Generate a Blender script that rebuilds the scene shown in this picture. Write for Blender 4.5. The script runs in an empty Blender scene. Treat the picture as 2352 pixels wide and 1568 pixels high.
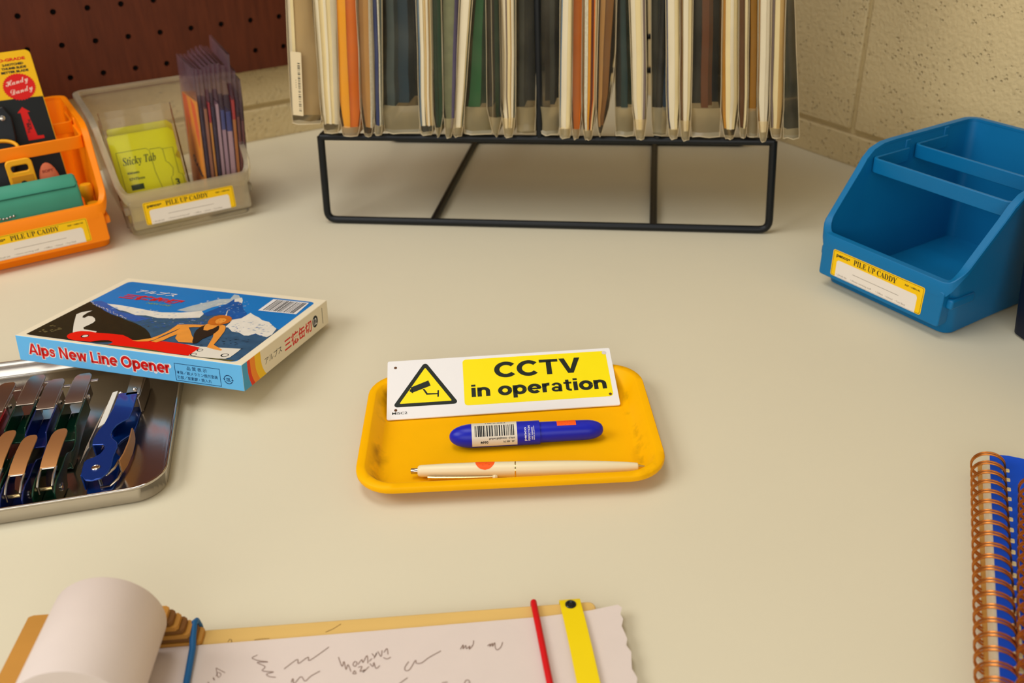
import bpy, bmesh, math, random
from mathutils import Matrix, Vector
R = math.radians
random.seed(7)
SC = bpy.context.scene
COL = SC.collection
MMU = 0.001                                   # everything below is written in millimetres

# ------------------------------------------------------------------ camera
FPX, PITCH, ROLL, CAMH = 2141.1, 29.9125, -2.1163, 329.1
cam = bpy.data.cameras.new('camera')
cam.sensor_fit = 'HORIZONTAL'
cam.sensor_width = 36.0
cam.lens = FPX / 2352 * 36.0
cam.clip_start = 0.01
cam.clip_end = 20
cam.dof.use_dof = True
cam.dof.focus_distance = 0.56
cam.dof.aperture_fstop = 10.0
co = bpy.data.objects.new('camera', cam)
COL.objects.link(co)
cp, sp = math.cos(R(PITCH)), math.sin(R(PITCH))
fwd, right, up = Vector((0, cp, -sp)), Vector((1, 0, 0)), Vector((0, sp, cp))
cr, sr = math.cos(R(ROLL)), math.sin(R(ROLL))
r2, u2 = cr * right + sr * up, -sr * right + cr * up
co.matrix_world = Matrix(((r2.x, u2.x, -fwd.x, 0), (r2.y, u2.y, -fwd.y, 0), (r2.z, u2.z, -fwd.z, CAMH * MMU), (0, 0, 0, 1)))
SC.camera = co

# ------------------------------------------------------------------ world, lamps, exposure
wd = bpy.data.worlds.new('room')
SC.world = wd
wd.use_nodes = True
wd.node_tree.nodes['Background'].inputs[0].default_value = (1.0, 0.97, 0.92, 1)
wd.node_tree.nodes['Background'].inputs[1].default_value = 0.30


def lamp(name, loc, target, sx, sy, power, col):
    l = bpy.data.lights.new(name, 'AREA')
    l.shape = 'RECTANGLE'
    l.size, l.size_y, l.energy, l.color = sx, sy, power, col
    o = bpy.data.objects.new(name, l)
    COL.objects.link(o)
    o.location = loc
    o.rotation_euler = (Vector(target) - Vector(loc)).to_track_quat('-Z', 'Y').to_euler()
    return o


lamp('ceiling_lamp', (-1.00, 0.15, 0.95), (0.05, 0.55, 0), 0.8, 0.6, 11.5, (1.0, 0.985, 0.95))
lamp('wall_fill', (-0.30, 0.50, 1.50), (0.35, 0.80, 0.05), 0.8, 0.5, 10.0, (1.0, 0.985, 0.955))  # unseen fill, added to brighten the right wall by the corner
lamp('room_lamp', (-0.15, -0.95, 0.58), (0.0, 0.7, 0.08), 1.6, 0.8, 12.5, (1.0, 0.975, 0.93))

SC.view_settings.view_transform = 'Standard'
SC.view_settings.look = 'None'
SC.view_settings.exposure = -0.44
SC.view_settings.gamma = 1.0
SC.view_settings.use_curve_mapping = False
SC.cycles.transparent_max_bounces = 24


# ------------------------------------------------------------------ materials
def lin(v):
    v /= 255.0
    return v / 12.92 if v <= 0.04045 else ((v + 0.055) / 1.055) ** 2.4


def rgb(c):
    return (lin(c[0]), lin(c[1]), lin(c[2]), 1)


MATS = {}


def mat(name, c, rough=0.5, metal=0.0, spec=0.28, noise=0.06, nscale=60.0, bump=0.0, bscale=400.0, coat=0.0, stretch=None):
    """plain surface: colour with a little procedural mottling, optional fine bump"""
    if name in MATS:
        return MATS[name]
    m = bpy.data.materials.new(name)
    m.use_nodes = True
    nt = m.node_tree
    b = nt.nodes['Principled BSDF']
    b.inputs['Roughness'].default_value = rough
    b.inputs['Metallic'].default_value = metal
    b.inputs['Specular IOR Level'].default_value = spec
    b.inputs['Coat Weight'].default_value = coat
    b.inputs['Coat Roughness'].default_value = 0.08
    tc = nt.nodes.new('ShaderNodeTexCoord')
    vec = tc.outputs['Object']
    if stretch:
        mp = nt.nodes.new('ShaderNodeMapping')
        mp.inputs['Scale'].default_value = stretch
        nt.links.new(vec, mp.inputs['Vector'])
        vec = mp.outputs['Vector']
    nz = nt.nodes.new('ShaderNodeTexNoise')
    nz.inputs['Scale'].default_value = nscale
    nz.inputs['Detail'].default_value = 4
    nt.links.new(vec, nz.inputs['Vector'])
    mx = nt.nodes.new('ShaderNodeMix')
    mx.data_type = 'RGBA'
    a = rgb(c)
    mx.inputs['A'].default_value = tuple(x * (1 - noise) for x in a[:3]) + (1,)
    mx.inputs['B'].default_value = tuple(min(1, x * (1 + noise)) for x in a[:3]) + (1,)
    nt.links.new(nz.outputs['Fac'], mx.inputs['Factor'])
    nt.links.new(mx.outputs['Result'], b.inputs['Base Color'])
    if bump > 0:
        n2 = nt.nodes.new('ShaderNodeTexNoise')
        n2.inputs['Scale'].default_value = bscale
        n2.inputs['Detail'].default_value = 3
        nt.links.new(vec, n2.inputs['Vector'])
        bp = nt.nodes.new('ShaderNodeBump')
        bp.inputs['Strength'].default_value = bump
        bp.inputs['Distance'].default_value = 0.0006
        nt.links.new(n2.outputs['Fac'], bp.inputs['Height'])
        nt.links.new(bp.outputs['Normal'], b.inputs['Normal'])
    MATS[name] = m
    return m


def film(name, tint, clear=0.6, rough=0.18, milk=(225, 215, 190)):
    """clear or milky plastic film: part see-through, part diffuse, with a gloss"""
    if name in MATS:
        return MATS[name]
    m = bpy.data.materials.new(name)
    m.use_nodes = True
    nt = m.node_tree
    nt.nodes.clear()
    out = nt.nodes.new('ShaderNodeOutputMaterial')
    tr = nt.nodes.new('ShaderNodeBsdfTransparent')
    tr.inputs[0].default_value = rgb(tint)
    df = nt.nodes.new('ShaderNodeBsdfDiffuse')
    df.inputs[0].default_value = rgb(milk)
    tl = nt.nodes.new('ShaderNodeBsdfTranslucent')
    tl.inputs[0].default_value = rgb(milk)
    half = nt.nodes.new('ShaderNodeMixShader')
    half.inputs[0].default_value = 0.5
    nt.links.new(df.outputs[0], half.inputs[1])
    nt.links.new(tl.outputs[0], half.inputs[2])
    nz = nt.nodes.new('ShaderNodeTexNoise')
    nz.inputs['Scale'].default_value = 45
    tc = nt.nodes.new('ShaderNodeTexCoord')
    nt.links.new(tc.outputs['Object'], nz.inputs['Vector'])
    mr = nt.nodes.new('ShaderNodeMapRange')
    mr.inputs['To Min'].default_value = max(0, 1 - clear - 0.08)
    mr.inputs['To Max'].default_value = min(1, 1 - clear + 0.08)
    nt.links.new(nz.outputs['Fac'], mr.inputs['Value'])
    m1 = nt.nodes.new('ShaderNodeMixShader')
    nt.links.new(mr.outputs[0], m1.inputs[0])
    nt.links.new(tr.outputs[0], m1.inputs[1])
    nt.links.new(half.outputs[0], m1.inputs[2])
    gl = nt.nodes.new('ShaderNodeBsdfGlossy')
    gl.inputs['Roughness'].default_value = rough
    fr = nt.nodes.new('ShaderNodeFresnel')
    fr.inputs[0].default_value = 1.28
    m2 = nt.nodes.new('ShaderNodeMixShader')
    nt.links.new(fr.outputs[0], m2.inputs[0])
    nt.links.new(m1.outputs[0], m2.inputs[1])
    nt.links.new(gl.outputs[0], m2.inputs[2])
    nt.links.new(m2.outputs[0], out.inputs[0])
    MATS[name] = m
    return m


def block_wall_material():
    m = mat('painted_concrete_block', (214, 193, 146), 0.85, noise=0.10, nscale=14)
    nt = m.node_tree
    b = nt.nodes['Principled BSDF']
    tc = nt.nodes.new('ShaderNodeTexCoord')
    v = nt.nodes.new('ShaderNodeTexVoronoi')
    v.inputs['Scale'].default_value = 210
    v.inputs['Randomness'].default_value = 1
    nt.links.new(tc.outputs['Object'], v.inputs['Vector'])
    r1 = nt.nodes.new('ShaderNodeMapRange')
    r1.inputs['From Min'].default_value = 0.0
    r1.inputs['From Max'].default_value = 0.30
    nt.links.new(v.outputs['Distance'], r1.inputs['Value'])
    n1 = nt.nodes.new('ShaderNodeTexNoise')
    n1.inputs['Scale'].default_value = 38
    n1.inputs['Detail'].default_value = 5
    nt.links.new(tc.outputs['Object'], n1.inputs['Vector'])
    r2_ = nt.nodes.new('ShaderNodeMapRange')
    r2_.inputs['From Min'].default_value = 0.46
    r2_.inputs['From Max'].default_value = 0.56
    nt.links.new(n1.outputs['Fac'], r2_.inputs['Value'])
    mx = nt.nodes.new('ShaderNodeMath')
    mx.operation = 'MAXIMUM'
    inv = nt.nodes.new('ShaderNodeMath')
    inv.operation = 'SUBTRACT'
    inv.inputs[0].default_value = 1.0
    nt.links.new(r2_.outputs[0], inv.inputs[1])
    nt.links.new(r1.outputs[0], mx.inputs[0])
    nt.links.new(inv.outputs[0], mx.inputs[1])
    n2 = nt.nodes.new('ShaderNodeTexNoise')
    n2.inputs['Scale'].default_value = 240
    n2.inputs['Detail'].default_value = 5
    nt.links.new(tc.outputs['Object'], n2.inputs['Vector'])
    ad = nt.nodes.new('ShaderNodeMath')
    ad.operation = 'MULTIPLY_ADD'
    ad.inputs[1].default_value = 0.55
    nt.links.new(n2.outputs['Fac'], ad.inputs[0])
    nt.links.new(mx.outputs[0], ad.inputs[2])
    bp = nt.nodes.new('ShaderNodeBump')
    bp.inputs['Strength'].default_value = 0.75
    bp.inputs['Distance'].default_value = 0.0032
    nt.links.new(ad.outputs[0], bp.inputs['Height'])
    nt.links.new(bp.outputs['Normal'], b.inputs['Normal'])
    return m


WHITE = (232, 228, 226)
TABLE = mat('cream_laminate', (217, 208, 182), 0.5, spec=0.25, noise=0.025, nscale=9, bump=0.05, bscale=900)
BLOCK = block_wall_material()
MORTAR = mat('painted_mortar', (206, 186, 138), 0.9, noise=0.12, nscale=70, bump=0.6, bscale=300)
PEG = mat('brown_hardboard', (92, 42, 20), 0.55, spec=0.25, noise=0.42, nscale=46, bump=0.25, bscale=120, stretch=(4, 4, 0.45))
WIRE = mat('black_powder_coat', (8, 13, 17), 0.42, spec=0.35)
ORANGE_P = mat('orange_plastic', (255, 138, 0), 0.42, noise=0.03)
BLUE_P = mat('blue_plastic', (8, 110, 164), 0.40, noise=0.04, bump=0.12, bscale=1500)
NAVY_P = mat('navy_plastic', (14, 20, 38), 0.45)
CLEAR_P = film('milky_clear_plastic', (252, 247, 236), 0.68, 0.3, (255, 244, 212))
YEL = mat('label_yellow', (250, 200, 0), 0.5, noise=0.02)
LABW = mat('label_white', (236, 226, 214), 0.5, noise=0.02)
INK = mat('black_ink', (16, 20, 24), 0.6)
GREYINK = mat('grey_ink', (128, 112, 96), 0.6)
WHT = mat('white_print', WHITE, 0.5, noise=0.02)
RED = mat('red_print', (214, 20, 12), 0.5, noise=0.03)
CREAM = mat('cream_paper', (250, 232, 182), 0.8, noise=0.05)
WPAPER = mat('white_paper', (250, 240, 216), 0.8, noise=0.04)
SHEET = mat('drawing_paper', (218, 203, 194), 0.85, noise=0.03, bump=0.08, bscale=800)
TANP = mat('tan_paper', (205, 168, 104), 0.8, noise=0.08)
BROWNP = mat('brown_paper', (120, 72, 26), 0.8, noise=0.10)
FELT = film('clear_film', (252, 250, 244), 0.955, 0.15, (240, 228, 194))
MILKF = film('frosted_film', (252, 246, 230), 0.56, 0.2, (255, 238, 196))
SEMIF = film('hazy_film', (252, 248, 238), 0.60, 0.18, (255, 232, 178))
SKIM = film('thin_clear_film', (252, 250, 246), 0.965, 0.10, (228, 214, 182))
STEEL = mat('stainless_steel', (196, 188, 178), 0.20, metal=1.0, noise=0.05, bump=0.02)
STEELB = mat('brushed_steel', (186, 172, 156), 0.30, metal=1.0, noise=0.08)
COPPER = mat('copper_wire', (196, 122, 56), 0.30, metal=1.0)
KRAFT = mat('kraft_board', (190, 138, 66), 0.85, noise=0.08)
NBLUE = mat('blue_cover', (0, 72, 196), 0.6, noise=0.04, bump=0.05)


# ------------------------------------------------------------------ mesh building
class MB:
    def __init__(self):
        self.v, self.f, self.mi, self.mats = [], [], [], []
        self.M = Matrix.Identity(4)
        self.cur = 0

    def use(self, m):
        if m not in self.mats:
            self.mats.append(m)
        self.cur = self.mats.index(m)
        return self

    def add(self, vs, fs):
        n = len(self.v)
        self.v += [tuple(self.M @ Vector(p)) for p in vs]
        for f in fs:
            self.f.append([i + n for i in f])
            self.mi.append(self.cur)

    def box(self, x0, x1, y0, y1, z0, z1):
        self.add([(x0, y0, z0), (x1, y0, z0), (x1, y1, z0), (x0, y1, z0), (x0, y0, z1), (x1, y0, z1), (x1, y1, z1), (x0, y1, z1)],
                 [(3, 2, 1, 0), (4, 5, 6, 7), (0, 1, 5, 4), (1, 2, 6, 5), (2, 3, 7, 6), (3, 0, 4, 7)])

    def poly(self, pts, z=0.0):
        if sum(a[0] * b[1] - b[0] * a[1] for a, b in zip(pts, pts[1:] + pts[:1])) < 0:
            pts = pts[::-1]
        self.add([(p[0], p[1], z) for p in pts], [tuple(range(len(pts)))])

    def prism(self, pts, z0, z1):
        if sum(a[0] * b[1] - b[0] * a[1] for a, b in zip(pts, pts[1:] + pts[:1])) < 0:
            pts = pts[::-1]
        n = len(pts)
        self.add([(p[0], p[1], z0) for p in pts] + [(p[0], p[1], z1) for p in pts],
                 [tuple(range(n))[::-1], tuple(range(n, 2 * n))] + [(i, (i + 1) % n, n + (i + 1) % n, n + i) for i in range(n)])

    def loft(self, rings, cap0=True, cap1=True, closed=True):
        n = len(rings[0])
        fs = []
        for k in range(len(rings) - 1):
            for i in range(n if closed else n - 1):
                j = (i + 1) % n
                fs.append((k * n + i, k * n + j, (k + 1) * n + j, (k + 1) * n + i))
        if cap0:
            fs.append(tuple(range(n))[::-1])
        if cap1:
            fs.append(tuple(range((len(rings) - 1) * n, len(rings) * n)))
        self.add([p for r in rings for p in r], fs)

    def tube(self, pts, r, n=10, closed=False, r2=None):
        pts = [Vector(p) for p in pts]
        m = len(pts)
        rings = []
        prev = None
        for i in range(m):
            a = pts[(i - 1) % m] if (closed or i > 0) else pts[i]
            b = pts[(i + 1) % m] if (closed or i < m - 1) else pts[i]
            t = (b - a)
            t = t.normalized() if t.length > 1e-9 else Vector((0, 0, 1))
            if prev is None:
                s = t.cross(Vector((0, 0, 1)))
                if s.length < 0.05:
                    s = t.cross(Vector((1, 0, 0)))
            else:
                s = prev - t * prev.dot(t)
            s.normalize()
            prev = s
            w = t.cross(s)
            rr = r if not r2 else r2[i]
            rings.append([pts[i] + s * math.cos(2 * math.pi * k / n) * rr + w * math.sin(2 * math.pi * k / n) * rr for k in range(n)])
        if closed:
            rings.append(rings[0])
        self.loft(rings, not closed, not closed)

    def lathe(self, prof, n=32, cap=True):
        """prof: (x, r) along local x axis"""
        rings = [[(x, r * math.cos(2 * math.pi * k / n), r * math.sin(2 * math.pi * k / n)) for k in range(n)] for x, r in prof]
        self.loft(rings, cap, cap)

    def ribbon(self, pts, w, z):
        """flat pen stroke"""
        pts = [Vector((p[0], p[1])) for p in pts]
        L, Rr = [], []
        for i, p in enumerate(pts):
            a, b = pts[max(0, i - 1)], pts[min(len(pts) - 1, i + 1)]
            d = b - a
            d = d.normalized() if d.length > 1e-9 else Vector((1, 0))
            q = Vector((-d.y, d.x)) * w / 2
            L.append((p.x + q.x, p.y + q.y, z))
            Rr.append((p.x - q.x, p.y - q.y, z))
        n = len(pts)
        self.add(L + Rr, [(i, n + i, n + i + 1, i + 1) for i in range(n - 1)])

    def text(self, s, x, y, z, h=None, w=None, bold=0.0, shear=0.0, rot=0.0, align='LEFT', depth=0.0):
        """lettering in the local xy plane; h = height of the whole string, w = its width"""
        c = bpy.data.curves.new('t', 'FONT')
        c.body, c.shear, c.offset, c.extrude = s, shear, 0.0, 0.0
        c.size = 1.0
        c.resolution_u = 3
        if bold:
            c.offset = bold
        o = bpy.data.objects.new('t', c)
        COL.objects.link(o)
        me = bpy.data.meshes.new_from_object(o.evaluated_get(bpy.context.evaluated_depsgraph_get()))
        vs = [v.co.copy() for v in me.vertices]
        fs = [tuple(p.vertices) for p in me.polygons]
        bpy.data.objects.remove(o)
        bpy.data.curves.remove(c)
        bpy.data.meshes.remove(me)
        if not vs:
            return
        x0, x1 = min(v.x for v in vs), max(v.x for v in vs)
        y0, y1 = min(v.y for v in vs), max(v.y for v in vs)
        sx = w / (x1 - x0) if w else None
        sy = h / (y1 - y0) if h else sx
        sx = sx or sy
        ox = {'LEFT': 0, 'CENTER': -(x1 - x0) * sx / 2, 'RIGHT': -(x1 - x0) * sx}[align]
        ca, sa = math.cos(R(rot)), math.sin(R(rot))
        pts = []
        for v in vs:
            a, b = (v.x - x0) * sx + ox, (v.y - y0) * sy
            pts.append((x + ca * a - sa * b, y + sa * a + ca * b, z))
        self.add(pts, fs)

    def grotesk(self, s, x, y, z, h, w, halo=0.0):
        """heavy grotesque lettering drawn from strokes; h = cap height, w = width of the whole string"""
        W = 0.235
        n0 = len(self.v)
        M0, self.M = self.M, Matrix.Identity(4)
        pen = [0.0]

        def P(*pts):
            q = [(a + pen[0], b) for a, b in pts]
            if not halo:
                self.poly(q, 0)
            else:
                self.poly(q, 0)
                for a, b in zip(q, q[1:] + q[:1]):
                    self.ribbon([a, b], 2 * halo, 0)
                    self.poly([(a[0] + halo * math.cos(k * .6283), a[1] + halo * math.sin(k * .6283)) for k in range(10)], 0)

        def S(pts, w_=W):
            q = [(a + pen[0], b) for a, b in pts]
            self.ribbon(q, w_ + 2 * halo, 0)
            if halo:
                for a in (q[0], q[-1]):
                    r_ = w_ / 2 + halo
                    self.poly([(a[0] + r_ * math.cos(k * .5236), a[1] + r_ * math.sin(k * .5236)) for k in range(12)], 0)

        def A(cx, cy, rx, ry, a0, a1, n=22):
            return [(cx + rx * math.cos(R(a0 + (a1 - a0) * k / n)), cy + ry * math.sin(R(a0 + (a1 - a0) * k / n))) for k in range(n + 1)]

        def box(a, b, c, d):
            P((a, c), (b, c), (b, d), (a, d))

        for ch in s:
            adv = 0.36
            if ch == 'C':
                S(A(.5, .5, .40, .41, 40, 320)); adv = .99
            elif ch == 'T':
                box(0, .82, .81, 1); box(.295, .525, 0, .9); adv = .87
            elif ch == 'V':
                P((0, 1), (.35, 0), (.47, .28), (.245, 1)); P((.35, 0), (.59, 0), (.94, 1), (.695, 1), (.47, .28)); adv = .98
            elif ch == 'i':
                box(0, W, 0, .74); box(0, W, .84, 1.0); adv = .32
            elif ch == 'l':
                box(0, W, 0, 1); adv = .32
            elif ch == 'n':
                box(0, W, 0, .74); S(A(.345, .41, .235, .235, 172, 0) + [(.58, .2), (.58, 0)]); adv = .785
            elif ch == 'o':
                S(A(.37, .37, .27, .285, 0, 360, 30)); adv = .80
            elif ch == 'O':
                S(A(.5, .5, .41, .41, 0, 360, 34)); adv = 1.11
            elif ch == 'p':
                box(0, W, -.27, .74); S(A(.385, .37, .26, .285, 0, 360, 30)); adv = .82
            elif ch == 'e':
                S(A(.37, .37, .27, .285, 0, 318, 28)); box(.12, .70, .31, .44); adv = .79
            elif ch == 'r':
                box(0, W, 0, .74); S(A(.38, .42, .26, .235, 172, 82, 10)); adv = .48
            elif ch == 'a':
                S(A(.29, .215, .185, .135, 0, 360, 24), .16); box(.42, .60, 0, .48); S(A(.315, .47, .2, .19, 165, 0, 14), .17); adv = .71
            elif ch == 't':
                box(.11, .30, .14, .93); box(0, .44, .59, .74); S(A(.37, .17, .165, .09, 180, 285, 8), .17); adv = .53
            elif ch == 'A':
                P((0, 0), (.22, 0), (.49, .80), (.49, 1), (.37, 1)); P((.76, 0), (.98, 0), (.61, 1), (.49, 1), (.49, .80)); box(.22, .76, .20, .36); adv = 1.02
            elif ch == 's':
                S([(.52, .51), (.46, .60), (.36, .645), (.25, .645), (.15, .6), (.13, .51), (.2, .44), (.34, .395), (.46, .335), (.50, .24), (.45, .14), (.34, .092), (.22, .092), (.12, .14), (.07, .23)], .17); adv = .70
            elif ch == 'N':
                box(0, .2, 0, 1); box(.64, .84, 0, 1); P((0, 1), (.22, 1), (.84, 0), (.62, 0)); adv = .98
            elif ch == 'w':
                c = [(.10, .74), (.27, 0), (.50, .72), (.73, 0), (.90, .74)]
                for (a, b), (d, e) in zip(c, c[1:]):
                    P((a - .1, b), (a + .1, b), (d + .1, e), (d - .1, e))
                adv = 1.06
            elif ch == 'L':
                box(0, .2, 0, 1); box(0, .70, 0, .18); adv = .78
            pen[0] += adv
        self.M = M0
        tot = pen[0] - .12
        for i in range(n0, len(self.v)):
            a, b, _ = self.v[i]
            self.v[i] = tuple(self.M @ Vector((x + a * w / tot, y + b * h, z)))

    def build(self, name, m=None, parent=None, smooth=True, angle=38, bevel=0.0, seg=2, weld=True, recalc=True):
        me = bpy.data.meshes.new(name)
        me.from_pydata([(a * MMU, b * MMU, c * MMU) for a, b, c in self.v], [], self.f)
        ms = [m] if m is not None else self.mats
        for q in ms:
            me.materials.append(q)
        if m is None:
            for p, i in zip(me.polygons, self.mi):
                p.material_index = i
        bm = bmesh.new()
        bm.from_mesh(me)
        if weld:
            bmesh.ops.remove_doubles(bm, verts=bm.verts, dist=1e-7)
        if recalc:
            bmesh.ops.recalc_face_normals(bm, faces=bm.faces)
        if smooth:
            for f in bm.faces:
                f.smooth = True
            for e in bm.edges:
                if len(e.link_faces) != 2 or e.calc_face_angle(0) > R(angle):
                    e.smooth = False
        bm.to_mesh(me)
        bm.free()
        o = bpy.data.objects.new(name, me)
        COL.objects.link(o)
        if parent:
            o.parent = parent
        if bevel > 0:
            bv = o.modifiers.new('bevel', 'BEVEL')
            bv.width = bevel * MMU
            bv.segments = seg
            bv.limit_method = 'ANGLE'
            bv.angle_limit = R(40)
        return o


def tag(o, label, cat, group=None):
    o['label'], o['category'] = label, cat
    if group:
        o['group'] = group
    return o


def thing(name, label, cat, loc=(0, 0, 0), rz=0.0, group=None, rot=None):
    o = bpy.data.objects.new(name, None)
    o.empty_display_size = 0.01
    COL.objects.link(o)
    o.location = (loc[0] * MMU, loc[1] * MMU, loc[2] * MMU)
    o.rotation_euler = rot if rot else (0, 0, R(rz))
    return tag(o, label, cat, group)


def struct(o):
    o['kind'] = 'structure'
    return o


def copy_thing(o, parent=None):
    c = o.copy()
    COL.objects.link(c)
    if parent:
        c.parent = parent
    for ch in [k for k in bpy.data.objects if k.parent == o]:
        copy_thing(ch, c)
    return c


def rrect(x0, x1, y0, y1, r, n=6):
    """rounded rectangle, counter-clockwise"""
    pts = []
    for cx, cy, a0 in ((x1 - r, y0 + r, -90), (x1 - r, y1 - r, 0), (x0 + r, y1 - r, 90), (x0 + r, y0 + r, 180)):
        for k in range(n + 1):
            a = R(a0 + 90 * k / n)
            pts.append((cx + r * math.cos(a), cy + r * math.sin(a)))
    return pts


def face_frame(o, x, y):
    """4x4 from origin, x axis, y axis"""
    x = Vector(x).normalized()
    y = Vector(y)
    y = (y - x * y.dot(x)).normalized()
    z = x.cross(y)
    return Matrix(((x.x, y.x, z.x, o[0]), (x.y, y.y, z.y, o[1]), (x.z, y.z, z.z, o[2]), (0, 0, 0, 1)))


# ------------------------------------------------------------------ the room: two block walls, pegboard, tabletop
CORNER = (130.0, 1298.0)
WROT = 29.397


def at_corner(o):
    o.location = (CORNER[0] * MMU, CORNER[1] * MMU, 0)
    o.rotation_euler = (0, 0, R(WROT))
    return o


def block_wall(name, along, vjoint, zj):
    """courses of blocks with recessed mortar joints; along='x' runs to -x at y>=0, along='y' runs to -y at x>=0"""
    mb = MB()
    J = 5.0
    mb.use(MORTAR)
    if along == 'x':
        mb.box(-1650, 60, 3.5, 60, -260, 1250)
    else:
        mb.box(3.5, 60, -1750, 3.4, -260, 1250)
    mb.use(BLOCK)
    c, z0, odd = -2, zj - 194 * 2, 0
    while z0 < 1240:
        z1 = z0 + 194 - J
        s = vjoint + (194 if odd % 2 else 0) + 388 * 2
        while s > -1700:
            a, b = s - 388 + J / 2, s - J / 2
            b = min(b, 0)
            if a < b - 8:
                a = max(a, -1650)
                if along == 'x':
                    mb.box(a, b, 0, 20, z0 + J / 2, z1 + J / 2)
                else:
                    mb.box(0, 20, a, b, z0 + J / 2, z1 + J / 2)
            s -= 388
        z0 += 194
        odd += 1
    return struct(at_corner(mb.build(name, None, None, bevel=1.6, seg=2, weld=False)))


block_wall('wall_left', 'x', -300, 38)
block_wall('wall_right', 'y', -444.5 + 0, 33)

mb = MB()
mb.box(-1640, -1, -1740, -1, -30, 0)
table = at_corner(mb.build('table', TABLE, None))
tag(table, 'wide cream white tabletop in the corner, everything else stands on it', 'table')


def pegboard():
    mb = MB()
    P, r, t0, t1 = 32.06, 2.9, -12.0, -7.5
    x0, z0 = -691.7, 167.0
    n = 12
    nx0, nx1, nz0, nz1 = -11, 17, -3, 13
    for i in range(nx0, nx1):
        for j in range(nz0 + 1, nz1):
            cx, cz = x0 + P * i, z0 + P * j
            if cz - P / 2 < 82:
                continue
            sq, ci = [], []
            for k in range(n):
                a = R(45 + 360 * k / n)
                m_ = max(abs(math.cos(a)), abs(math.sin(a)))
                sq.append((cx + P / 2 * math.cos(a) / m_, t0, cz + P / 2 * math.sin(a) / m_))
                ci.append((cx + r * math.cos(a), t0, cz + r * math.sin(a)))
            back = [(p[0], t1, p[2]) for p in ci]
            mb.loft([sq, ci, back], False, False)
    return mb


pm = pegboard()
xa, xb = -691.7 - 32.06 * 11.5, -691.7 + 32.06 * 16.5
zt = 167.0 + 32.06 * 12.5
zb = 167.0 - 32.06 * 2.5
# solid margins round the drilled field
pm.box(-1400, xa, -12, -7.5, 82, 900)
pm.box(xb, -110, -12, -7.5, 82, 900)
pm.box(xa, xb, -12, -7.5, zt, 900)
pm.box(xa, xb, -12, -7.5, 82, zb)
for x in (-1350, -1050, -160):
    pm.box(x, x + 20, -6.7, 0, 84, 890)
peg = at_corner(pm.build('pegboard', PEG, None, smooth=True))
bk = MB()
bk.box(-1399, -111, -7.4, -6.8, 83, 899)  # near-black sheet added so the shaded holes read dark
bk.build('hole_shade', mat('hole_shade', (20, 16, 14), 0.95), peg)
tag(peg, 'dark brown perforated hardboard panel fixed on the block wall behind the orange caddy', 'pegboard')


# ------------------------------------------------------------------ stacking caddies
HW, HB, YB, ZLIP, CH, CD = 64.3, 53.4, 12.4, 41.3, 99.0, 170.0


def prof_h(y):
    """height of the wall top at depth y"""
    pts = [(0, ZLIP), (4, ZLIP + 1), (8, ZLIP + 7), (37, 82), (43, 90), (50, 95.5), (60, 98.4), (72, CH), (200, CH)]
    for (a, b), (c, d) in zip(pts, pts[1:]):
        if y <= c:
            return b + (d - b) * max(0, (y - a)) / (c - a)
    return CH


def perimeter():
    """closed outline at the rim: list of (x, y, nx, ny) counter-clockwise from front middle"""
    w, y0, y1, r = HW - 3.6, 3.0, CD - 3.0, 9.0
    pts = []
    for x in (0, 20, 40):
        pts.append((x, y0, 0, -1))
    for k in range(7):
        a = R(-90 + 90 * k / 6)
        pts.append((w - r + r * math.cos(a), y0 + r + r * math.sin(a), math.cos(a), math.sin(a)))
    yy = y0 + r + 3
    while yy < y1 - r - 2:
        pts.append((w, yy, 1, 0))
        yy += 3.5 if yy < 75 else 12
    for k in range(7):
        a = R(90 * k / 6)
        pts.append((w - r + r * math.cos(a), y1 - r + r * math.sin(a), math.cos(a), math.sin(a)))
    for x in (40, 20, 0):
        pts.append((x, y1, 0, 1))
    left = [(-x, y, -nx, ny) for x, y, nx, ny in pts[1:-1]][::-1]
    return pts + left


def caddy_point(p, z, off):
    x, y, nx, ny = p
    x, y = x + nx * off, y + ny * off
    t = 1 - min(1, z / CH)
    x *= 1 - 0.115 * t
    if z < ZLIP + 6:
        f = 1 - z / (ZLIP + 6)
        yf = 3 + 9.4 * f
    else:
        yf = 3
    y = yf + (y - 3) * ((CD - 3 - 8 * t) - yf) / (CD - 6)
    return (x, y, z)


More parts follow.
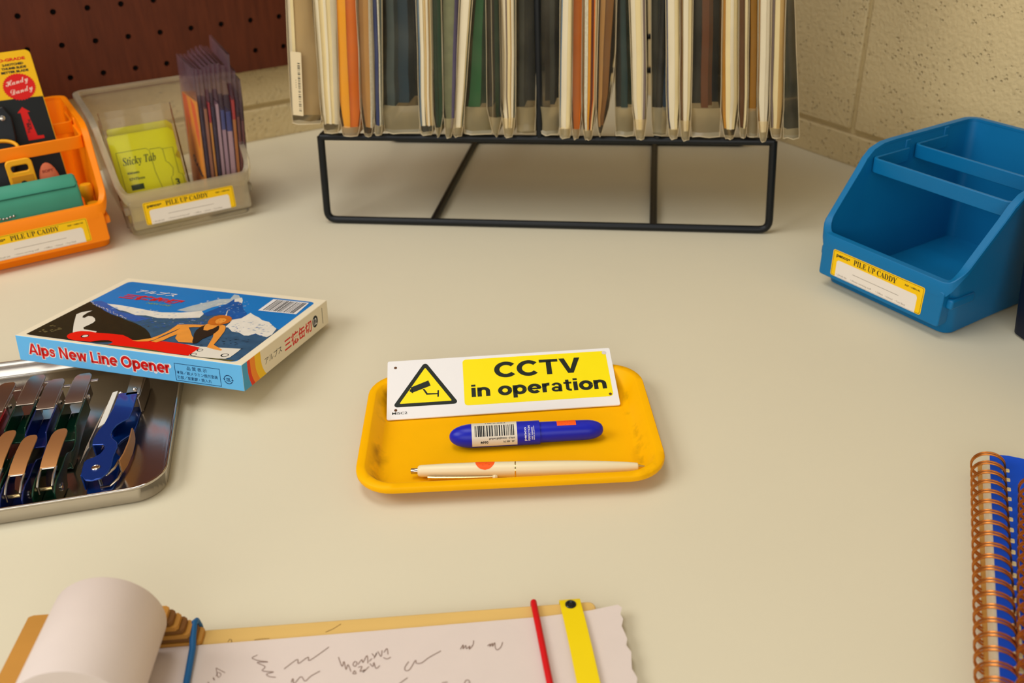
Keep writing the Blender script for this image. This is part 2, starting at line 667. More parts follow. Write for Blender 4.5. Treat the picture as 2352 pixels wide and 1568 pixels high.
def make_caddy(name, label, mats, loc, rz, bars, lab=True, tint=None):
    root = thing(name, label, 'caddy', loc, rz, 'stacking desk caddies')
    P = perimeter()
    n = len(P)
    mb = MB()
    LV = [0, 0.015, 0.06, 0.2, 0.4, 0.6, 0.8, 1.0]
    outer = [[caddy_point(p, prof_h(p[1]) * t, -2.5 if t == 0 else 0) for p in P] for t in LV]
    inner = [[caddy_point(p, max(2.4, prof_h(p[1]) * t), -2.4) for p in P] for t in reversed(LV)]
    if mats is CLEAR_P:
        mb.loft(outer, True, False)
    else:
        mb.loft(outer + inner, True, True)
    mb.build('body', mats, root, smooth=True, angle=30)
    # rim: a flange that follows the cut of the wall, deep along the front lip
    mb = MB()
    sec = []
    for p in P:
        h = prof_h(p[1])
        fr = max(0, min(1, (9 - p[1]) / 6))
        drop = 3.4 + 7.0 * fr
        out = 3.0
        sec.append([caddy_point(p, h + 0.9, -2.6), caddy_point(p, h + 0.9, out - 0.7), caddy_point(p, h + 0.1, out),
                    caddy_point(p, h, out)[:2] + (h - drop,), caddy_point(p, h - drop, -0.1), caddy_point(p, h - 1.0, -2.6)])
    rings = sec + [sec[0]]
    mb.loft(rings, False, False)
    mb.build('rim', mats, root, smooth=True, angle=35)
    # raised front panel that carries the label
    mb = MB()
    a = rrect(-53, 53, 9.6, 36, 2.0, 3)
    mb.M = face_frame((0, 1.3, 0), (1, 0, 0), (0, 0, 1))
    mb.prism(a, -9.0, 0)
    fpan = mb.build('front_panel', mats, root, bevel=0.7)
    # stacking step under the lip, both sides
    for s in (-1, 1):
        mb = MB()
        mb.box(min(s * 52, s * 57.6), max(s * 52, s * 57.6), 5.5, 30, 23, 30.5)
        mb.build('stacking_step', mats, root, bevel=1.6, seg=3)
    # lift-out cross bars, a U of strip hooked on the side walls
    for (yb, z0, z1, ye) in bars:
        mb = MB()
        w = HW - 6.6
        path = [(-w, ye), (-w, yb + 5), (-w + 1.5, yb + 1.5), (-w + 5, yb), (w - 5, yb), (w - 1.5, yb + 1.5), (w, yb + 5), (w, ye)]
        inn = [(-w + 2.4, ye), (-w + 2.4, yb + 5), (-w + 3.4, yb + 3.4), (-w + 5, yb + 2.4), (w - 5, yb + 2.4), (w - 3.4, yb + 3.4), (w - 2.4, yb + 5), (w - 2.4, ye)]
        ring = []
        for (ox, oy), (ix, iy) in zip(path, inn):
            ring.append([(ox, oy, z0), (ix, iy, z0), (ix, iy, z1), (ox, oy, z1)])
        mb.loft(ring)
        xbar = mb.build('cross_bar', mats, root, bevel=0.5)
        for s in (-1, 1):
            mb = MB()
            mb.box(min(s * (w - .5), s * (w + 2.4)), max(s * (w - .5), s * (w + 2.4)), ye - 3, ye + 2, z0 - 4, min(z1 + 6, CH))
            mb.build('bar_clip', mats, xbar, bevel=0.5)
    if lab:
        F = face_frame((0, 1.25, 0), (1, 0, 0), (0, 0, 1))
        mb = MB()
        mb.M = F
        mb.use(YEL).prism(rrect(-42, 38.5, 12.8, 33.8, 1.6, 3), 0, 0.12)
        mb.use(INK)
        o_, i_ = rrect(-41.2, 37.7, 13.4, 33.1, 1.2, 3), rrect(-40.95, 37.45, 13.65, 32.85, 1.1, 3)
        mb.add([(p[0], p[1], 0.14) for p in o_] + [(p[0], p[1], 0.14) for p in i_],
               [(k, (k + 1) % len(o_), len(o_) + (k + 1) % len(o_), len(o_) + k) for k in range(len(o_))])
        mb.use(LABW).prism([(-37.6, 12.8), (33.6, 12.8), (33.6, 24.5), (32.4, 26.2), (-36.2, 26.2), (-37.6, 24.8)], 0.12, 0.18)
        mb.use(INK)
        mb.text('penco\u2022', -38.6, 28.0, 0.2, h=2.8, w=12.5, bold=0.035)
        mb.text('\U0001D40F\U0001D408\U0001D40B\U0001D404 \U0001D414\U0001D40F \U0001D402\U0001D400\U0001D403\U0001D403\U0001D418', -22.5, 27.6, 0.2, h=4.4, w=38)
        mb.text('REF \u2022 HB0142', 22.5, 29.4, 0.2, h=1.3, w=12.5, bold=0.02)
        mb.use(GREYINK)
        mb.box(-22, 19, 19.9, 20.2, 0.18, 0.2)
        mb.box(-36.5, 33, 13.2, 13.35, 0.18, 0.2)
        mb.text('\u2022 Draft kit', -36.5, 14.3, 0.2, h=1.5, w=10)
        mb.text('\u2022 Home working staff', -23, 14.3, 0.2, h=1.7, w=19)
        mb.text('\u2022 Office', 0, 14.5, 0.2, h=1.4, w=6.5)
        mb.text('\u2022 School', 8.5, 14.5, 0.2, h=1.4, w=6.5)
        mb.text('\u2022 Tool Shed', 17, 14.5, 0.2, h=1.4, w=8.5)
        o = mb.build('front_label', None, fpan, smooth=False, weld=False, recalc=False)
        o['label'] = 'yellow and white paper label reading PILE UP CADDY'
    return root


BARS = [(47.0, 80.0, 91.0, 88.0), (94.0, 82.0, 92.5, 133.0)]
BLUE_LOC, BLUE_RZ = (263.43, 597.86, 0), -59.79
CLR_LOC, CLR_RZ = (-285.44, 801.33, 0), 28.54
ORG_LOC, ORG_RZ = (-393.99, 732.66, 0), 30.47
make_caddy('desk_caddy', 'empty blue plastic caddy with two cross bars beside the block wall', BLUE_P, BLUE_LOC, BLUE_RZ, BARS)
make_caddy('desk_caddy', 'near-black navy caddy cut off by the frame, beside the blue caddy', NAVY_P,
           (513.0, 539.0, 0), 101.2, [], lab=False)
make_caddy('desk_caddy', 'milky clear plastic caddy holding the sticky tab packets and card sleeves', CLEAR_P, CLR_LOC, CLR_RZ, [])
make_caddy('desk_caddy', 'bright orange plastic caddy with cross bars, full of small goods', ORANGE_P, ORG_LOC, ORG_RZ, BARS)


def local(loc, rz):
    return Matrix.Translation(Vector(loc)) @ Matrix.Rotation(R(rz), 4, 'Z')


def thing_m(name, label, cat, M, group=None):
    """thing placed by a millimetre matrix"""
    o = bpy.data.objects.new(name, None)
    COL.objects.link(o)
    q = M.copy()
    q.translation = q.translation * MMU
    o.matrix_world = q
    o.location, o.rotation_euler = q.to_translation(), q.to_euler()
    return tag(o, label, cat, group)


# ------------------------------------------------------------------ yellow tray, sign, two pens
def stained_yellow():
    m = mat('yellow_plastic', (250, 182, 0), 0.45, spec=0.10, noise=0.04)
    nt = m.node_tree
    b = nt.nodes['Principled BSDF']
    src = b.inputs['Base Color'].links[0].from_socket
    tc = nt.nodes.new('ShaderNodeTexCoord')
    sx = nt.nodes.new('ShaderNodeSeparateXYZ')
    nt.links.new(tc.outputs['Object'], sx.inputs[0])
    ab = nt.nodes.new('ShaderNodeMath')
    ab.operation = 'ABSOLUTE'
    nt.links.new(sx.outputs['X'], ab.inputs[0])
    band = nt.nodes.new('ShaderNodeMapRange')
    band.inputs['From Min'].default_value = 0.069
    band.inputs['From Max'].default_value = 0.0755
    nt.links.new(ab.outputs[0], band.inputs['Value'])
    top = nt.nodes.new('ShaderNodeMapRange')
    top.inputs['From Min'].default_value = 0.0808
    top.inputs['From Max'].default_value = 0.0770
    nt.links.new(ab.outputs[0], top.inputs['Value'])
    nz = nt.nodes.new('ShaderNodeTexNoise')
    nz.inputs['Scale'].default_value = 55
    nz.inputs['Detail'].default_value = 5
    nt.links.new(tc.outputs['Object'], nz.inputs['Vector'])
    th = nt.nodes.new('ShaderNodeMapRange')
    th.inputs['From Min'].default_value = 0.50
    th.inputs['From Max'].default_value = 0.75
    th.inputs['To Max'].default_value = 0.8
    nt.links.new(nz.outputs['Fac'], th.inputs['Value'])
    m1 = nt.nodes.new('ShaderNodeMath')
    m1.operation = 'MULTIPLY'
    nt.links.new(band.outputs[0], m1.inputs[0])
    nt.links.new(th.outputs[0], m1.inputs[1])
    m2 = nt.nodes.new('ShaderNodeMath')
    m2.operation = 'MULTIPLY'
    nt.links.new(m1.outputs[0], m2.inputs[0])
    nt.links.new(top.outputs[0], m2.inputs[1])
    mx = nt.nodes.new('ShaderNodeMix')
    mx.data_type = 'RGBA'
    nt.links.new(m2.outputs[0], mx.inputs['Factor'])
    nt.links.new(src, mx.inputs['A'])
    mx.inputs['B'].default_value = rgb((92, 50, 14))
    nt.links.new(mx.outputs['Result'], b.inputs['Base Color'])
    return m


def ring(w, d, ins, z, r):
    return [(x, y, z) for x, y in rrect(-w + ins, w - ins, -d + ins, d - ins, r, 8)]


mb = MB()
TW, TD = 86.5, 59.0
mb.loft([ring(TW, TD, 12, 0, 13), ring(TW, TD, 10.5, .5, 14), ring(TW, TD, 5, 7.6, 18), ring(TW, TD, 2.4, 8.2, 20), ring(TW, TD, 0.3, 8.4, 22), ring(TW, TD, 0, 9.2, 22),
         ring(TW, TD, 0, 11.4, 22), ring(TW, TD, 0.5, 12.2, 22), ring(TW, TD, 4.2, 12.4, 19), ring(TW, TD, 5.2, 11.9, 18.5),
         ring(TW, TD, 10.6, 3.8, 15), ring(TW, TD, 12.2, 2.4, 14), ring(TW, TD, 14.6, 2.0, 12)])
tray = mb.build('desk_tray', stained_yellow(), None, angle=50)
tray.location = (-0.004, 0.4572, 0)
tray.rotation_euler = (0, 0, R(1.2))
tag(tray, 'shallow yellow plastic tray with grubby corners holding the CCTV sign and two pens', 'tray')

SIGN_F = face_frame((-79, 474.9, 3.5), (145, 7.3, 0), (-2.35, 42.6, 14.0))
sign = thing_m('warning_sign', 'white and yellow CCTV in operation sign leaning on the back rim of the yellow tray', 'sign', SIGN_F)
mb = MB()
mb.prism(rrect(0, 145.3, 0, 47.6, 1.2, 3), -1.1, 0)
mb.build('plate', mat('sign_white', (236, 233, 232), 0.35, noise=0.01), sign, bevel=0.25)
mb = MB()
SY = mat('sign_yellow', (248, 226, 0), 0.35, noise=0.02)
SK = mat('sign_black', (24, 32, 26), 0.4)
mb.use(SY).poly(rrect(48.5, 142.0, 7.2, 45.0, 2.4, 5), 0.05)


def tri(cx, cy, rad, rc, z, m):
    """rounded triangle"""
    pts = []
    for a0 in (90, 210, 330):
        vx, vy = cx + (rad - 2 * rc) * math.cos(R(a0)), cy + (rad - 2 * rc) * math.sin(R(a0))
        for k in range(7):
            a = R(a0 - 60 + 120 * k / 6)
            pts.append((vx + rc * math.cos(a), vy + rc * math.sin(a)))
    mb.use(m).poly(pts, z)


tri(24.3, 21.3, 24.2, 1.9, 0.05, SK)
tri(24.3, 21.3, 19.0, 0.5, 0.09, SY)
mb.use(SK)
mb.poly([(16.2, 20.2), (27.6, 25.0), (26.2, 29.4), (14.8, 24.4)], 0.13)
mb.poly([(14.2, 21.4), (16.4, 19.5), (16.0, 23.2), (14.4, 23.0)], 0.13)
mb.poly([(22.4, 22.6), (23.6, 22.6), (25.6, 19.0), (31.8, 18.6), (31.8, 17.6), (24.8, 17.8)], 0.13)
mb.poly([(31.6, 15.6), (32.6, 15.6), (32.8, 20.8), (31.8, 20.8)], 0.13)
mb.grotesk('CCTV', 68.8, 28.2, 0.09, 12.6, 54.5)
mb.grotesk('in operation', 53.2, 13.6, 0.09, 9.9, 85.3)
mb.text('MISC2', 3.4, 3.6, 0.05, h=1.9, w=9.4, bold=0.012)
mb.use(mat('rust_hole', (96, 60, 34), 0.8))
for hx, hy in ((5.2, 41.6), (5.6, 6.9), (140.2, 9.0)):
    mb.poly([(hx + 1.0 * math.cos(k * .5236), hy + 1.0 * math.sin(k * .5236)) for k in range(12)], 0.15)
mb.use(mat('cap_white', (214, 206, 204), 0.4))
mb.poly([(141.0 + 1.5 * math.cos(k * .5236), 43.4 + 1.5 * math.sin(k * .5236)) for k in range(12)], 0.15)
mb.build('sign_face', None, sign, smooth=False, weld=False, recalc=False)


def wrap(mb, n0, r, x0=0.0):
    """bend what was added since n0, laid out as (x, s), round the local x axis; s runs from the top towards the viewer"""
    for i in range(n0, len(mb.v)):
        x, s, z = mb.v[i]
        a = s / r
        q = r + 0.05 + z
        mb.v[i] = (x + x0, -q * math.sin(a), q * math.cos(a))


def patch(mb, x0, x1, s0, s1, z=0.0, n=14):
    vs, fs = [], []
    for k in range(n + 1):
        s = s0 + (s1 - s0) * k / n
        vs += [(x0, s, z), (x1, s, z)]
    for k in range(n):
        fs.append((2 * k, 2 * k + 1, 2 * k + 3, 2 * k + 2))
    mb.add(vs, fs)


# blue bullet-shaped pen
p0, p1 = Vector((-38.8, 446.6, 9.15)), Vector((51.6, 450.6, 8.1))
pen = thing_m('ballpoint_pen', 'stubby cobalt blue bullet-shaped pen with a barcode sticker', 'pen', face_frame(p0, p1 - p0, (0, 1, 0)))
PB = mat('cobalt_plastic', (26, 34, 176), 0.32, noise=0.03)
mb = MB()
prof = []
for k in range(11):
    a = R(90 * k / 10)
    prof.append((14 - 14 * math.cos(a) if k else 0.0, max(0.12, 7.05 * math.sin(a) ** 0.9)))
prof += [(40, 7.1), (53.0, 7.05)]
mb.lathe(prof, 40)
pcap = mb.build('cap', PB, pen, angle=40)
mb = MB()
prof = [(52.6, 6.1), (53.4, 6.15), (75, 6.0), (80, 5.9)]
for k in range(1, 11):
    a = R(90 * k / 10)
    prof.append((80 + 10.8 * math.sin(a), max(0.12, 5.9 * math.cos(a) ** 0.8)))
mb.lathe(prof, 40)
pbar = mb.build('barrel', PB, pen, angle=40)
mb = MB()
n0 = len(mb.v)
mb.use(mat('sticker_silver', (224, 216, 198), 0.35, noise=0.02))
patch(mb, 13.2, 39.6, -4.6, 14.6, 0.0)
mb.use(INK)
rnd = random.Random(3)
x = 15.0
while x < 37.6:
    w_ = rnd.choice((0.22, 0.3, 0.42, 0.6, 0.75))
    patch(mb, x, x + w_, 0.6, 7.6, 0.03, 6)
    x += w_ + rnd.choice((0.25, 0.3, 0.45, 0.7))
mb.text('Bullet Ballpoint - Light', 38.2, 8.2, 0.03, h=1.5, w=15, rot=0, align='RIGHT', bold=0.02)
a0 = len(mb.v)
mb.text('FT184 - BL', 38.0, 10.6, 0.03, h=1.3, w=6.4, align='RIGHT', bold=0.02)
mb.text('\u00a5660', 18, 10.4, 0.03, h=1.9, w=4.6, bold=0.03)
mb.text('4 580142 433819', 21, -2.2, 0.03, h=1.1, w=12, bold=0.02)
wrap(mb, n0, 7.1)
o = mb.build('barcode_sticker', None, pcap, weld=False, recalc=False)
o['label'] = 'silver sticker with a barcode'
mb = MB()
mb.use(mat('white_lettering', (226, 224, 236), 0.5))


def up_text(s, xb, s_bottom, h, w, bold=0.02):
    """lettering that reads upwards across the pen"""
    n1 = len(mb.v)
    mb.text(s, 0, 0, 0.03, h=h, w=w, bold=bold)
    for i in range(n1, len(mb.v)):
        u, v, z = mb.v[i]
        mb.v[i] = (xb - v + 0, s_bottom - u, z)


up_text('penco', 45.4, 11.6, 1.5, 8.4, 0.03)
up_text('PERFECTION', 47.2, 11.6, 1.3, 9.4)
up_text('REF A58002', 48.7, 10.8, 0.8, 7.6)
up_text('MADE IN JAPAN', 49.9, 11.0, 0.8, 8.4)
wrap(mb, 0, 7.07)
mb.build('lettering', None, pcap, smooth=False, weld=False, recalc=False)
mb = MB()
mb.use(mat('orange_tape', (255, 92, 20), 0.5))
patch(mb, 63.2, 74.4, -9.5, 2.4, 0.02)
mb.use(INK)
for l in (((66, 1.4), (68.2, -1.2)), ((68, 1.8), (71, -1.4)), ((70.6, 1.7), (69.4, -.4))):
    mb.ribbon(l, 0.25, 0.05)
wrap(mb, 0, 6.03)
mb.build('price_tape', None, pbar, weld=False, recalc=False)

# ivory click pen
p0, p1 = Vector((-59.7, 418.8, 6.6)), Vector((74.2, 416.6, 5.2))
pen2 = thing_m('ballpoint_pen', 'long ivory white click pen with a gold clip lying along the front rim', 'pen', face_frame(p0, p1 - p0, (0, 1, 0)))
IV = mat('ivory_plastic', (236, 222, 184), 0.28, noise=0.02)
GOLD = mat('pale_gold_metal', (222, 196, 140), 0.25, metal=1.0)
mb = MB()
mb.lathe([(4.2, 2.4), (4.8, 3.0), (6, 3.35), (20, 3.95), (40, 4.35), (58.6, 4.45)], 32)
ubar = mb.build('upper_barrel', IV, pen2)
mb = MB()
mb.lathe([(58.6, 4.5), (59.3, 4.5)], 32)
mb.build('centre_ring', GOLD, pen2)
mb = MB()
mb.lathe([(59.3, 4.45), (80, 4.5), (95, 4.25), (110, 3.7), (122, 2.95), (127.4, 2.4), (127.8, 1.9)], 32)
mb.build('lower_barrel', IV, pen2)
mb = MB()
mb.lathe([(127.6, 1.7), (129.6, 1.25), (131.6, 0.75), (131.7, 0.5), (133.8, 0.35)], 20)
mb.build('point', GOLD, pen2)
mb = MB()
mb.lathe([(0.3, 1.5), (0.5, 1.65), (5, 1.65)], 20)
mb.build('push_button', STEEL, pen2)
mb = MB()
mb.M = Matrix.Rotation(R(112), 4, 'X')
mb.loft([[(x, -w_, z), (x, w_, z), (x, w_, z + .7), (x, -w_, z + .7)] for x, w_, z in ((10, 1.7, 4.6), (14, 1.7, 4.9), (30, 1.4, 5.0), (44, 1.1, 4.7), (48, 1.0, 4.4))])
mb.build('clip', GOLD, pen2)
mb = MB()
mb.lathe([(46, .2), (46.4, 1.0), (47.6, 1.5), (48.8, 1.0), (49.2, .2)], 14)
for i, v in enumerate(mb.v):
    mb.v[i] = (v[0], v[1] - 4.6, v[2] - 1.6)
mb.build('clip_ball', IV, pen2)
mb = MB()
mb.use(mat('orange_tape', (255, 92, 20), 0.5))
for k in range(16):
    u0, u1 = -4.6 + 8.6 * k / 16, -4.6 + 8.6 * (k + 1) / 16
    h0, h1 = [5.4 * math.sqrt(max(0, 1 - ((u + 1.4) / 5.4) ** 2)) for u in (u0, u1)]
    mb.add([(42 - h0, u0, .02), (42 + h0, u0, .02), (42 + h1, u1, .02), (42 - h1, u1, .02)], [(0, 1, 2, 3)])
mb.use(INK)
mb.ribbon([(39, -.4), (41, 1.2), (42.5, -.2)], 0.25, 0.04)
mb.ribbon([(43, -.4), (44.5, 0.9)], 0.25, 0.04)
wrap(mb, 0, 4.36)
mb.build('price_dot', None, ubar, weld=False, recalc=False)

# ------------------------------------------------------------------ carton of openers
RB = Matrix(((0.9575355596679945, 0.2856616025955175, 0.03902692370481235), (-0.28827364338900957, 0.9508839194516026, 0.11277445746082973),
             (-0.004894741926470016, -0.1192359867276612, 0.9928538769479396)))
BM = Matrix.Translation(Vector((-328.5, 539.4, 18.6))) @ RB.to_4x4()
BX, BY, BZ = 168.0, 117.6, 18.0
KS = 1.175 / 1.19
box = thing_m('opener_carton', 'flat printed carton with an alpine picture, propped over the back of the steel tray', 'box', BM)
CARD = mat('carton_white', (236, 224, 196), 0.55, noise=0.02)
CBLUE = mat('carton_light_blue', (104, 186, 238), 0.5, noise=0.03)
mb = MB()
mb.use(CARD).box(0, BX, 0, BY, 0, BZ)
mb.mats.append(CBLUE)
mb.mi[2] = 1
mb.build('carton', None, box, bevel=0.5, smooth=False)
PR = MB()
TOP = face_frame((0, 0, BZ), (1, 0, 0), (0, 1, 0)) @ Matrix.Scale(KS, 4)
FRONT = face_frame((0, 0, 0), (1, 0, 0), (0, 0, 1)) @ Matrix.Scale(KS, 4)
SIDE = face_frame((BX, 0, 0), (0, 1, 0), (0, 0, 1)) @ Matrix.Scale(KS, 4)
PR.M = TOP
SKY = mat('print_sky', (8, 118, 196), 0.45, noise=0.10, nscale=20)
VAL = mat('print_valley', (48, 84, 116), 0.45, noise=0.45, nscale=160)
HILL = mat('print_forest', (28, 27, 16), 0.45, noise=0.6, nscale=260)
SNOW = mat('print_snow', (226, 220, 208), 0.45, noise=0.16, nscale=150)
CLOUD = mat('print_cloud', (176, 186, 190), 0.45, noise=0.25, nscale=120)
PEAK = mat('print_peak', (12, 82, 158), 0.45, noise=0.35, nscale=140)
RIDGE = mat('print_ridge', (44, 88, 166), 0.45, noise=0.3, nscale=140)
PRED = mat('print_red', (228, 14, 4), 0.4, noise=0.05)
SKIN = mat('print_skin', (232, 150, 58), 0.45, noise=0.16, nscale=120)
HAIR = mat('print_hair', (196, 104, 24), 0.45, noise=0.3, nscale=200)
SUIT = mat('print_suit', (38, 26, 22), 0.45)
GRAY = mat('print_metal', (226, 220, 206), 0.4, noise=0.06)
OLIVE = mat('print_ground', (96, 88, 34), 0.45, noise=0.4, nscale=200)
lay = 0.03
PR.use(SKY).poly(rrect(6.2, 164.4, 3.0, 112.3, 4.0, 5), lay)
PR.use(VAL).poly([(6.2, 66), (20, 64), (40, 58), (70, 56), (98.4, 68.7), (111, 80), (132, 67), (140, 74), (151, 66), (164.4, 58), (164.4, 7), (160.4, 3), (10.2, 3), (6.2, 7)], 2 * lay)
PR.use(CLOUD).poly([(77, 69.9), (81.8, 80.4), (88.7, 90.4), (93.7, 98.2), (101, 101), (98.9, 109.9), (103, 109.5), (107.9, 104), (113.9, 96.1), (114.7, 91.7), (106.4, 95), (103.0, 90.1), (97.4, 81.5), (95.2, 73.7), (85.9, 69.5)], 2 * lay)
PR.use(RIDGE).poly([(6.4, 64), (9, 68), (13.1, 70.5), (20, 68), (26.6, 63.6), (38.2, 56.4), (54.6, 53.4), (68.3, 51.0), (62.3, 42.8), (37.0, 50.6), (14.5, 61.1)], 3 * lay)
PR.use(SNOW).poly([(21.1, 66.6), (27, 67), (33.2, 66.8), (46.6, 65.4), (60.2, 63.5), (69.4, 63.2), (82.8, 66.7), (94.7, 73.6), (99.4, 69.0), (100.4, 62.0), (88.3, 57), (80, 54.6), (72.9, 53.1), (62, 55), (54.6, 53.4), (44, 57.5), (37.3, 58.7), (30, 62)], 4 * lay)
PR.use(PEAK).poly([(98.4, 68.7), (101.2, 78.5), (104.3, 90.9), (104.2, 101.1), (109, 98), (115.1, 94.1), (119, 88), (122.7, 83.4), (127.7, 78.9), (131.8, 67.0), (123.6, 66.0), (117, 69), (111.6, 72), (108, 69), (104, 66)], 4 * lay)
PR.use(SNOW).poly([(111.3, 81.5), (113, 76), (117, 70), (123.9, 64.6), (129, 69), (129.9, 80.1), (134.9, 76.6), (140, 74), (145, 70), (151.1, 68.4), (157, 63), (161.9, 59.1), (164.1, 49.0), (163.0, 44.1), (157, 45.4), (152.7, 47.6), (150, 43), (146.9, 42.3), (141, 46), (135.7, 46.0), (130, 51), (127, 52), (125.6, 60.9), (118, 64)], 5 * lay)
PR.use(SNOW).poly([(104.6, 101), (108, 105.5), (112, 100), (113.8, 95.6), (110, 97.4), (107.4, 96)], 5 * lay)
hill = [(6.2, 3.6), (6.3, 66.9), (12, 63.4), (16.4, 60.6), (22, 58.4), (29.2, 53.8), (38, 49.6), (46.4, 47.1), (55, 43.4), (63.2, 40.7), (70, 37.6), (77.0, 33.7), (84, 28), (90.4, 21.0), (88, 15), (80, 12), (60, 4.4), (47.8, 3.1), (10.2, 3.0)]
PR.use(HILL).poly(hill, 6 * lay)
rk = random.Random(4)
PR.use(mat('print_shrub', (104, 92, 56), 0.5, noise=0.5, nscale=250))
for k in range(16):
    cx, cy = 9 + rk.random() * 14, 8 + rk.random() * 13
    PR.poly([(cx + rk.uniform(.5, 1.5) * math.cos(a * 1.05), cy + rk.uniform(.5, 1.5) * math.sin(a * 1.05)) for a in range(6)], 7 * lay)
PR.use(SNOW)
for k in range(26):
    t = k / 25
    x_ = 8 + 44 * t
    y_ = 65.5 - 20 * t + rk.uniform(-1, 1)
    PR.poly([(x_ - .5, y_), (x_ + .6, y_ - .3), (x_ + rk.uniform(-.2, .4), y_ + rk.uniform(.8, 1.6))], 7 * lay)
rk2 = random.Random(21)


def flecks(n, x0, x1, y0, y1, m, z, s0=.3, s1=1.1, tilt=.5):
    PR.use(m)
    for _ in range(n):
        cx, cy = rk2.uniform(x0, x1), rk2.uniform(y0, y1)
        a, b = rk2.uniform(s0, s1) * 1.6, rk2.uniform(s0, s1) * .7
        PR.poly([(cx - a, cy - a * tilt), (cx - a * .2, cy + b), (cx + a, cy + a * tilt * .3), (cx + a * .1, cy - b)], z)


flecks(46, 92, 124, 47, 62, RIDGE, 4.5 * lay)
flecks(40, 60, 98, 38, 52, RIDGE, 4.5 * lay)
flecks(26, 66, 110, 46, 60, CLOUD, 4.6 * lay, .2, .7)
flecks(30, 128, 158, 12, 40, mat('print_deep', (26, 44, 62), .45, noise=.3), 4.5 * lay)
flecks(26, 128, 160, 48, 66, mat('print_snow_shade', (148, 164, 180), .45, noise=.2), 5.5 * lay)
flecks(14, 132, 158, 44, 58, RIDGE, 5.6 * lay, .3, .9)
flecks(16, 104, 126, 70, 92, mat('print_peak_light', (96, 150, 200), .45, noise=.3), 5.5 * lay, .3, .8)
flecks(14, 108, 120, 76, 100, SNOW, 5.6 * lay, .2, .6)
flecks(18, 84, 104, 82, 100, SNOW, 3 * lay, .3, 1.0)
flecks(30, 14, 80, 14, 42, mat('print_forest_light', (58, 52, 28), .5, noise=.4), 7 * lay, .3, .8)
flecks(18, 30, 90, 58, 66, mat('print_snow_blue', (150, 174, 206), .45, noise=.2), 5 * lay, .3, 1.0)
PR.use(OLIVE).poly([(60, 3.1), (160, 3.1), (163, 5), (156, 4.5), (148, 4.6), (120, 4.6), (90, 6)], 7 * lay)
PR.use(GRAY).poly([(34.2, 14.3), (24, 28), (14.2, 42.6), (15.0, 47.3), (20.1, 52.1), (19.6, 47.3), (20.4, 41.7), (22.3, 38.8), (24.2, 38.6), (24.3, 42.4), (27.6, 42.4), (31.5, 40), (34.7, 36.5), (35.8, 33), (35.7, 29.7), (35.0, 24.0), (37.6, 21.0), (48.4, 20.5), (49.6, 17.2)], 8 * lay)
PR.use(PRED).poly([(35.6, 6.8), (33.8, 9.7), (33.8, 12.7), (35.4, 15.8), (37.9, 18.1), (44, 19), (50.5, 18.4), (60, 19.6), (69.1, 20.0), (75, 17.6), (80.3, 14.8), (88.0, 15.0), (102.9, 18.6), (117.5, 18.4), (130.6, 16.0), (130.3, 3.2), (113.9, 2.9), (106.3, 4.3), (89.4, 4.8), (69.7, 3.6), (71, 6), (70.6, 8.1), (65.8, 9.9), (61.2, 8.5), (56.1, 4.4), (45.7, 3.2), (39, 4.4)], 9 * lay)
PR.use(GRAY).poly([(117.5, 18.6), (129.9, 17.6), (145, 20.2), (156.8, 21.9), (157.2, 18), (157.2, 12), (157.1, 8.1), (155.5, 5.4), (150, 4.2), (140, 3.4), (130.3, 3.2), (130.6, 16.0)], 10 * lay)
for cx, cy, r_ in ((46.3, 11.2, 2.6), (132.6, 12.6, 2.1), (132.4, 5.6, 2.1), (152.2, 10.0, 2.6)):
    PR.use(INK if r_ != 2.6 or cx > 100 else INK).poly([(cx + r_ * math.cos(k * .35), cy + r_ * math.sin(k * .35)) for k in range(18)], 11 * lay)
    PR.use(GRAY).poly([(cx + .25 + r_ * .72 * math.cos(k * .35), cy + r_ * .72 * math.sin(k * .35)) for k in range(18)], 12 * lay)
# the reclining figure printed on the lid
PR.use(SKIN)
PR.poly([(81.1, 13.1), (86, 16.6), (90.7, 20.5), (93.0, 27), (94.3, 34.1), (93.9, 42.8), (96, 45.6), (98.5, 45.2), (99, 40), (97, 33), (95.4, 26), (94.4, 19), (92, 15.4), (86, 13.4)], 12 * lay)
PR.poly([(94, 16), (97, 26), (99, 36), (99.4, 43.5), (103.9, 43.7), (108.3, 38.9), (114, 32), (119.5, 26.6), (122, 21.5), (111.6, 20.2), (106, 25), (103.4, 31), (101.4, 26), (100.4, 19.4), (98, 15.4)], 12 * lay)
PR.poly([(112.1, 40.3), (111.2, 49.6), (112.6, 52.8), (120.4, 53.4), (123, 54), (122.4, 46), (118.5, 39.9)], 12 * lay)
PR.poly([(120.7, 51.0), (123.1, 54.5), (126, 53.4), (128.6, 49.7), (131, 44), (134.0, 33), (136.4, 22.5), (141, 20), (146.3, 17.0), (145.8, 15.6), (140, 16.4), (134.4, 17.8), (132, 25), (128.8, 34), (126, 39), (123.6, 43.7)], 12 * lay)
PR.poly([(94.1, 43.2), (93.6, 46), (99, 47.8), (105.1, 49.4), (112.3, 51), (112.6, 47), (106, 45), (103.3, 43.2), (105.7, 40.5), (100.0, 40)], 13 * lay)
PR.use(SUIT).poly([(122.2, 20.4), (119.6, 24), (117.4, 28.6), (113.6, 35), (111.5, 41), (111.0, 47.2), (112.2, 51), (113.4, 47), (116, 42.5), (119, 42.6), (120.9, 46.9), (121.4, 52.5), (123.6, 50), (125.8, 45.4), (126.4, 40), (126.2, 36.8), (123.8, 28.9), (124.4, 22.1)], 13 * lay)
PR.use(HAIR).poly([(112.3, 53.4), (110.4, 57), (109.2, 61.4), (109.5, 66.6), (111.4, 69), (114.3, 70.3), (119.0, 70), (122.6, 67.4), (125, 63), (125.3, 58.4), (123.4, 55.6), (120.4, 52.4), (115.8, 52.0)], 13 * lay)
